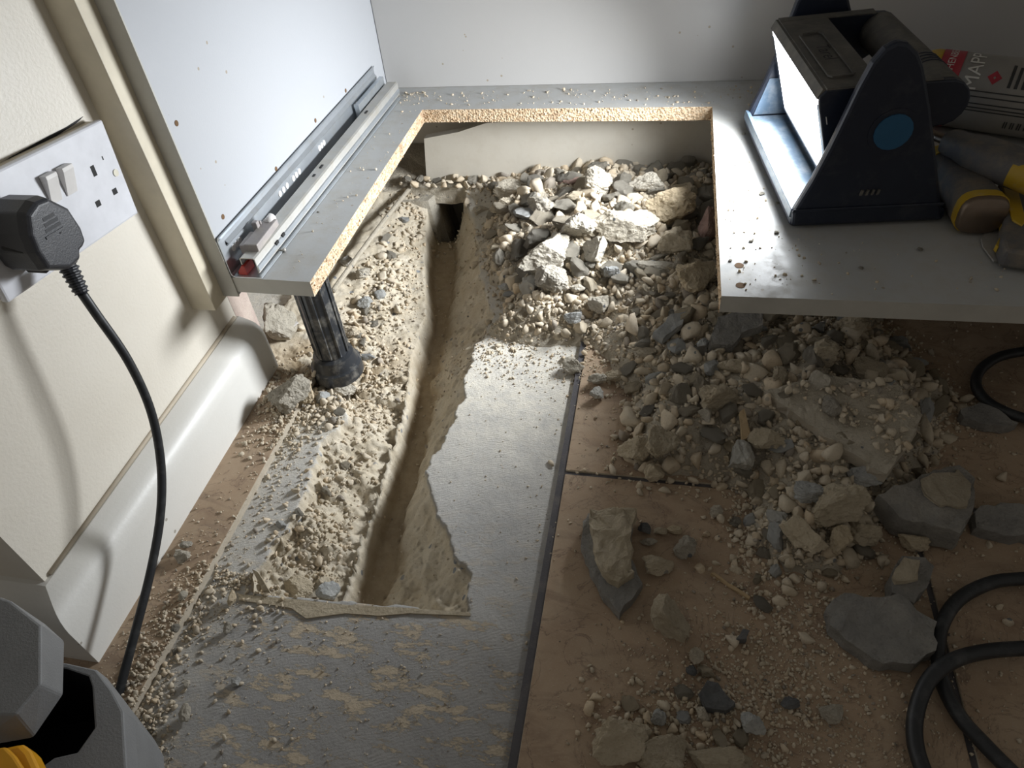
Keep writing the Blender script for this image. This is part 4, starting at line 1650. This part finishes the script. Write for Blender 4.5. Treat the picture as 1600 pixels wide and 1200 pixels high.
# --- individually told-apart lumps: px, py, w, h, material, label, extra
big = [
    (986, 352, 104, 62, 'rock', 'largest bright lump in the middle of the heap under the cut-out', {}),
    (905, 352, 62, 56, 'rock', 'bright jagged lump left of the largest lump in the heap', {}),
    (855, 398, 96, 66, 'rock', 'broad crumbly pale lump above the front gravel slope', {'sink': .6}),
    (862, 432, 52, 46, 'rock', 'smooth faced pale lump at the front of the crumbly lump', {}),
    (934, 388, 44, 46, 'rock', 'upright cream lump below the largest heap lump', {}),
    (872, 372, 30, 28, 'rock', 'small rounded cream lump between two bright lumps', {}),
    (1048, 318, 84, 62, 'rock_y', 'large shaded tan lump right of the largest lump', {}),
    (1015, 285, 62, 40, 'rock', 'pitted pale lump behind the largest heap lump', {}),
    (928, 284, 52, 42, 'rock', 'rounded dusty lump at the back of the heap near the plank', {}),
    (888, 280, 50, 24, 'rock_r', 'flat pinkish slab lump against the cream plank', {'flat': .6}),
    (948, 261, 30, 16, 'rock_g', 'dark oval stone on top of the heap against the plank', {'sink': 0}),
    (846, 322, 66, 44, 'rock', 'wide dusty lump on the left shoulder of the heap', {'sink': .55}),
    (800, 300, 60, 40, 'rock', 'dusty block at the back left of the heap', {'sink': .5}),
    (788, 320, 52, 30, 'rock', 'smooth pale boulder above the right trench bank', {'sink': .5}),
    (1074, 300, 40, 36, 'rock_y', 'shaded lump at the heap top near the right cut edge', {}),
    (1055, 380, 48, 46, 'rock_y', 'shaded round lump below the large tan lump', {}),
    (1028, 415, 58, 30, 'rock', 'flat topped lump in the right shade of the heap', {'flat': .8}),
    (1090, 430, 70, 66, 'rock_y', 'big shaded block against the right cut edge', {}),
    (1108, 352, 30, 58, 'rock_r', 'reddish lump hiding under the right cut edge', {}),
    (957, 424, 24, 32, 'rock_g', 'blue grey stone standing in the middle of the gravel', {}),
    (904, 449, 24, 18, 'rock', 'small pale knob in the gravel below the blue grey stone', {}),
    (937, 472, 36, 34, 'rock', 'rounded pale lump half buried in the front gravel', {'sink': .5}),
    (897, 495, 34, 20, 'rock_g', 'grey chip lying at the front of the gravel slope', {}),
    (790, 447, 22, 14, 'rock_g', 'smooth grey pebble on the right trench bank', {}),
    (897, 571, 34, 27, 'rock', 'speckled pebble alone on the pale adhesive edge', {'sink': 0}),
    (931, 591, 30, 28, 'rock', 'upper of two touching white pebbles on the tile', {'sink': 0}),
    (933, 616, 26, 24, 'rock_g', 'lower of two touching pebbles on the tile', {'sink': 0}),
    (963, 586, 36, 24, 'rock_y', 'flat tan pebble touching the heap edge', {'sink': .1}),
    (1008, 548, 54, 28, 'rock_y', 'tan flat stone half sunk above the loose pebbles', {'flat': .6}),
    (1030, 692, 56, 66, 'rock_y', 'largest lump at the near left corner of the heap', {'sink': .15}),
    (992, 704, 54, 52, 'rock_y', 'pointed lump at the left tip of the heap', {'sink': .15}),
    (1020, 738, 38, 28, 'rock_y', 'small lump in front of the left heap tip', {'sink': .1}),
    (1128, 620, 64, 58, 'rock_y', 'rounded tan lump left of the face-down tile', {}),
    (1158, 575, 64, 28, 'rock_y', 'long flat stone above the rounded tan lump', {'flat': .8}),
    (1097, 540, 28, 30, 'rock_g', 'dark grey stone left of the ribbed tile shard', {}),
    (1102, 646, 32, 32, 'rock', 'cube like lump in the heap front face', {}),
    (1196, 686, 56, 34, 'rock_y', 'smooth tan lump below the face-down tile', {}),
    (1155, 716, 40, 52, 'rock_g', 'upright grey wedge at the heap foot above the grout line', {}),
    (1286, 552, 46, 46, 'rock_y', 'tall lump on the heap under the right board', {}),
    (1218, 590, 36, 36, 'rock_y', 'lump at the far corner of the face-down tile', {}),
    (1283, 594, 42, 42, 'rock', 'lump sitting on the far edge of the face-down tile', {'zg': .055}),
    (1300, 634, 28, 36, 'rock', 'pale chip standing on the face-down tile', {'zg': .050}),
    (1352, 575, 62, 40, 'rock_y', 'broad shaded lump behind the face-down tile', {}),
    (1325, 510, 50, 40, 'rock_y', 'lump just below the right board front edge', {}),
    (1310, 792, 108, 62, 'rock_y', 'largest yellowish mortar lump beside the grey slab', {'sink': .1}),
    (1264, 768, 50, 40, 'rock_g', 'grey topped lump left of the yellowish mortar lump', {'sink': .1}),
    (1257, 837, 66, 56, 'rock_y', 'crumbly lump in front of the yellowish mortar lump', {'sink': .1}),
    (1314, 842, 40, 52, 'rock_y', 'upright lump between two crumbly lumps by the slab', {'sink': .1}),
    (1352, 830, 46, 46, 'rock_y', 'crumbly lump touching the large grey slab', {'sink': .1}),
    (1422, 846, 50, 28, 'rock_y', 'flat lump in front of the large grey slab', {'sink': .1}),
    (1352, 745, 56, 40, 'rock_g', 'smooth grey lump under the near tip of the face-down tile', {'sink': .2}),
    (450, 612, 62, 58, 'rock', 'round crumbly lump against the skirting end', {'sink': .1}),
    (530, 603, 56, 32, 'rock', 'crumbly pale lump in front of the leg foot', {'sink': .1}),
    (478, 610, 26, 40, 'rock_y', 'narrow sandy lump between two pale lumps by the leg', {}),
    (432, 506, 44, 76, 'rock', 'tall pale block behind the skirting end', {'sink': .3}),
    (570, 473, 28, 22, 'rock_g', 'blue grey stone right of the black leg', {'sink': .2}),
    (544, 408, 22, 16, 'rock_g', 'brownish pebble under the left board edge', {'sink': .2}),
    (565, 425, 26, 18, 'rock', 'pale pebble beside the brownish pebble', {'sink': .2}),
    (548, 520, 26, 18, 'rock', 'pale chip just right of the leg foot', {'sink': .2}),
    (576, 558, 30, 18, 'rock_g', 'flat grey chip at the edge of the leg hollow', {'flat': .6}),
    (1030, 882, 58, 34, 'rock_y', 'long pale lump right of the curved fragment', {'sink': .05}),
    (1070, 855, 32, 36, 'rock', 'heart shaped pale lump on the brown tile', {'sink': .05}),
    (1048, 970, 46, 80, 'rock_y', 'longest tapering lump on the brown tile', {'sink': .05, 'rot': .5}),
    (1009, 826, 22, 18, 'rock_d', 'black chip beside the top of the curved fragment', {'sink': .05}),
    (1031, 830, 20, 16, 'rock_y', 'small tan pebble right of the black chip', {'sink': .05}),
    (1052, 828, 26, 15, 'rock_y', 'brownish chip second right of the black chip', {'sink': .05}),
    (1013, 845, 24, 15, 'rock', 'pale chip below the black chip', {'sink': .05}),
    (1117, 798, 22, 20, 'rock', 'pitted pebble alone on the tile below the grout line', {'sink': .05}),
    (1087, 1027, 24, 28, 'rock', 'pale lump at the top of the little cluster near the slate flake', {'sink': .05}),
    (1104, 1048, 28, 20, 'rock_y', 'tan lump at the right of the little cluster above the slate flake', {'sink': .05}),
    (1080, 1048, 16, 22, 'rock_d', 'black piece in the little cluster above the slate flake', {'sink': .05}),
    (1178, 1130, 36, 38, 'rock_g', 'grey lump right of the slate flake', {'sink': .05}),
    (968, 1150, 108, 72, 'rock_y', 'largest pitted lump on the near edge of the tile', {'sink': .05}),
    (1038, 1178, 82, 58, 'rock_y', 'second pitted lump at the bottom edge of the picture', {'sink': .05}),
    (1118, 1192, 104, 50, 'rock_y', 'third pitted lump at the bottom edge, right of the other two', {'sink': .05}),
    (1300, 1111, 36, 34, 'rock', 'pale pebble alone on the dark tile near the cables', {'sink': .05}),
    (1234, 1098, 30, 22, 'rock_d', 'dark flake between the pale pebble and the slate flake', {'sink': .05}),
    (1028, 1118, 24, 30, 'rock_g', 'upright grey chip behind the pitted lumps', {'sink': .05}),
    (1098, 1118, 26, 24, 'rock', 'small lump below the slate flake', {'sink': .05}),
    (282, 868, 26, 22, 'rock', 'pale lump on the narrow tile strip by the skirting', {'sink': .05}),
    (290, 850, 20, 14, 'rock', 'smaller lump just above it on the narrow tile strip', {'sink': .05}),
    (287, 931, 14, 16, 'rock', 'single crumb in the middle of the narrow tile strip', {'sink': .05}),
    (356, 979, 16, 20, 'rock', 'upright crumb on the grey adhesive near the trench end', {'sink': .05}),
    (367, 1066, 20, 16, 'rock_g', 'grey crumb on the near grey adhesive', {'sink': .05}),
    (292, 1113, 20, 26, 'rock', 'angular crumb on the adhesive near the case', {'sink': .05}),
    (292, 1068, 14, 14, 'rock', 'rounded crumb above the angular crumb near the case', {'sink': .05}),
    (362, 934, 14, 24, 'rock_y', 'brown chip at the near left corner of the trench', {'sink': .05}),
    (440, 855, 28, 34, 'rock_y', 'stone set in the left trench bank near the lip', {'sink': .4}),
    (470, 920, 50, 34, 'rock_y', 'large stone bedded at the near end of the left bank', {'sink': .5}),
    (512, 922, 34, 34, 'rock_g', 'grey stone bedded at the near end beside the channel', {'sink': .4}),
    (425, 878, 20, 14, 'rock', 'pale pebble in the corner of the left bank', {'sink': .2}),
    (655, 270, 30, 22, 'rock', 'dusty lump at the back left under the cabinet', {'sink': .3}),
]
for (a_, b_, c_, d_, mt, lb, kw) in big:
    rock(a_, b_, c_, d_, mt, lb, **kw)

# --- the countless similar lumps of the heap: individuals that share meshes
protos = [rock_mesh('rubble_stone', 500 + k, 3, (1, rng.uniform(.7, 1), rng.uniform(.5, .85)), 10, .18, .06) for k in range(14)]
for me in protos:
    me.materials.append(M['rock'])
pmesh = {}
for key in ('rock', 'rock_y', 'rock_g'):
    pmesh[key] = []
    for me in protos:
        m2 = me.copy()
        m2.materials.clear()
        m2.materials.append(M[key])
        pmesh[key].append(m2)


BIGS = []
for o in list(COL.objects):
    if o.parent is None and o.name.startswith(('rubble_stone', 'slab_fragment', 'tile_fragment', 'slate_chip')) and 'label' in o:
        c = o.location if o.location.length > .01 else sum((Vector(v) for v in o.bound_box), Vector()) / 8
        q = RX.T @ np.array([c.x, c.y, c.z - CAMZ])
        BIGS.append((800 + FPX * q[0] / q[2], 600 + FPX * q[1] / q[2], o['label']))


USED = set()


def where_label(x, y, z, r, key, fallback):
    q = RX.T @ np.array([x, y, z - CAMZ])
    u, v = 800 + FPX * q[0] / q[2], 600 + FPX * q[1] / q[2]
    size = 'tiny' if r < .0045 else 'small' if r < .0075 else 'medium' if r < .011 else 'large'
    colr = {'rock': 'pale', 'rock_y': 'tan', 'rock_g': 'grey'}[key]
    for bu, bv, lb in sorted(BIGS, key=lambda b: (b[0] - u) ** 2 + (b[1] - v) ** 2)[:18]:
        dx, dy = u - bu, v - bv
        side = ('right of' if dx > 0 else 'left of') if abs(dx) > abs(dy) else ('below' if dy > 0 else 'above')
        t = f'{size} {colr} stone {side} the {lb}'
        if len(t.split()) <= 16 and t not in USED:
            USED.add(t)
            return t
    return f'{size} {colr} {fallback}'


LEFT = []


def scatter(n_, gen, rfun, label, group, mix, mind=.8, cat='stone', name='rubble_stone', zfun=None, extra=0):
    """the n_ largest become individuals, `extra` smaller ones are collected as stuff"""
    placed = []
    tries = 0
    tot = n_ + extra
    rs = sorted([rfun() for _ in range(tot)], reverse=True)
    while len(placed) < tot and tries < tot * 40:
        tries += 1
        x, y = gen()
        r = rs[len(placed)]
        if any((x - a) ** 2 + (y - b) ** 2 < ((r + c) * mind) ** 2 for a, b, c in placed):
            continue
        z = (zfun(x, y) if zfun else ground(x, y))
        if not inframe(np.array([x]), np.array([y]), np.array([z]))[0]:
            continue
        placed.append((x, y, r))
        if len(placed) > n_:
            LEFT.append((x, y, z + r * .3, r))
            continue
        key = random.choices(('rock', 'rock_y', 'rock_g'), mix)[0]
        o = bpy.data.objects.new(name, random.choice(pmesh[key]))
        COL.objects.link(o)
        o.scale = (r * random.uniform(.9, 1.3), r, r)
        o.location = (x, y, z + r * .25)
        o.rotation_euler = (random.uniform(-.6, .6), random.uniform(-.6, .6), random.uniform(0, 6.3))
        tag(o, where_label(x, y, z + r * .25, r, key, label), cat, group)


def in_heap(x0, x1, y0, y1, dmin=.0):
    def gfun():
        while True:
            x, y = random.uniform(x0, x1), random.uniform(y0, y1)
            if poly_sd(np.array([x]), np.array([y]), HEAP)[0] > dmin:
                return x, y
    return gfun


R1 = lambda a, b, p=2.0: (lambda: a + (b - a) * random.random() ** p)
scatter(75, in_heap(-.27, .07, .70, 1.0, .004), R1(.005, .019, 2.2), 'broken lump in the heap seen through the square cut-out', 'lumps in the heap under the cut-out', (.78, .15, .07), .66, extra=230)
scatter(25, in_heap(-.18, .07, .645, .74, .004), R1(.003, .009), 'lump in the gravel slope below the cut-out', 'lumps in the front gravel slope', (.7, .15, .15), .7, extra=220)
scatter(70, in_heap(-.03, .30, .37, .68, .0), R1(.004, .014), 'rubble lump in the heap spilled over the tiles', 'lumps in the heap on the tiles', (.34, .5, .16), .66, extra=330)
scatter(8, lambda: (random.gauss(.11, .02), random.gauss(.37, .03)), R1(.003, .009), 'loose stone at the near foot of the spilled heap', 'loose stones at the foot of the heap', (.4, .4, .2), extra=40)
scatter(6, lambda: (random.gauss(.045, .03), random.gauss(.215, .014)), R1(.003, .008), 'stone beside the pitted lumps on the near tile', 'small stones by the pitted lumps', (.4, .4, .2), extra=34)
scatter(6, lambda: (random.gauss(-.365, .02), random.gauss(.60, .05)), R1(.003, .009), 'stone in the sandy ground around the black leg', 'stones around the leg', (.5, .35, .15), extra=60)
scatter(6, lambda: (random.gauss(-.37, .015), random.gauss(.78, .09)), R1(.004, .010), 'stone under the left cabinet edge', 'stones under the left cabinet edge', (.6, .25, .15), extra=50)
scatter(2, lambda: (random.gauss(-.382, .012), random.gauss(.18, .05)), R1(.0022, .0045), 'crumb in the debris beside the narrow tile strip', 'crumbs by the narrow tile strip', (.7, .25, .05), extra=30)
scatter(4, lambda: (random.uniform(-.40, -.33), random.gauss(.515, .02)), R1(.003, .007), 'stone on the debris between skirting and trench', 'stones by the skirting end', (.6, .3, .1), extra=40)
scatter(4, lambda: (random.gauss(-.315, .015), random.uniform(.3, .5)), R1(.003, .007), 'stone bedded in the bright left trench bank', 'stones in the left trench bank', (.6, .25, .15), extra=30)
scatter(5, lambda: (random.uniform(-.40, -.22), random.uniform(.965, .99)), R1(.004, .010), 'dusty stone on the ledge at the back of the trench', 'stones on the back ledge', (.8, .2, 0), zfun=lambda x, y: max(ground(x, y), .020), extra=30)
scatter(3, lambda: (random.uniform(.16, .34), random.uniform(.22, .62)), R1(.0025, .006), 'loose crumb on the dark tiles at the right', 'crumbs on the dark tiles', (.5, .4, .1), extra=20)
for _ in range(420):
    u_, v_ = random.uniform(1225, 1425), random.uniform(596, 705)
    if v_ > 610 + (u_ - 1225) * .62 - 6:
        continue
    rr = .0008 + random.random() ** 3 * .004
    p = at(u_, v_, .066 - (v_ - 590) * .00016 + rr * .3)
    LEFT.append((p.x, p.y, p.z - .0015, rr))
LA = np.array(LEFT)
grains('rubble_stones', LA[:, :3], LA[:, 3], M['gravel'], 'countless small stones filling the rubble heap and floor edges', 'rubble', 2)
for (a_, b_, r, lb) in ((1190, 304, .0034, 'largest pale crumb on the board left of the work light'), (1213, 365, .0030, 'pale crumb on the board nearest the front corner of the work light'),
                        (1173, 378, .0024, 'pale crumb between the work light and the two dowel holes'), (1141, 408, .0020, 'tiny crumb just above the upper dowel hole'),
                        (1162, 210, .0024, 'crumb beside the far left corner of the work light'), (1215, 318, .0020, 'tiny crumb in the shadow of the lamp base edge'),
                        (1345, 420, .0026, 'dusty crumb on the board in front of the work light'), (1437, 391, .0030, 'grey crumb on the board nearest the chisel striking cap'),
                        (528, 250, .0022, 'crumb beside the middle of the drawer runner'), (497, 332, .0020, 'crumb on the board between drawer runner and sawn edge')):
    p = at(a_, b_, ZT)
    o = bpy.data.objects.new('crumb', random.choice(pmesh['rock']))
    COL.objects.link(o)
    o.scale = (r, r, r * .8)
    o.location = (p.x, p.y, ZT + r * .4)
    tag(o, lb, 'crumb', 'crumbs on the cabinet base')
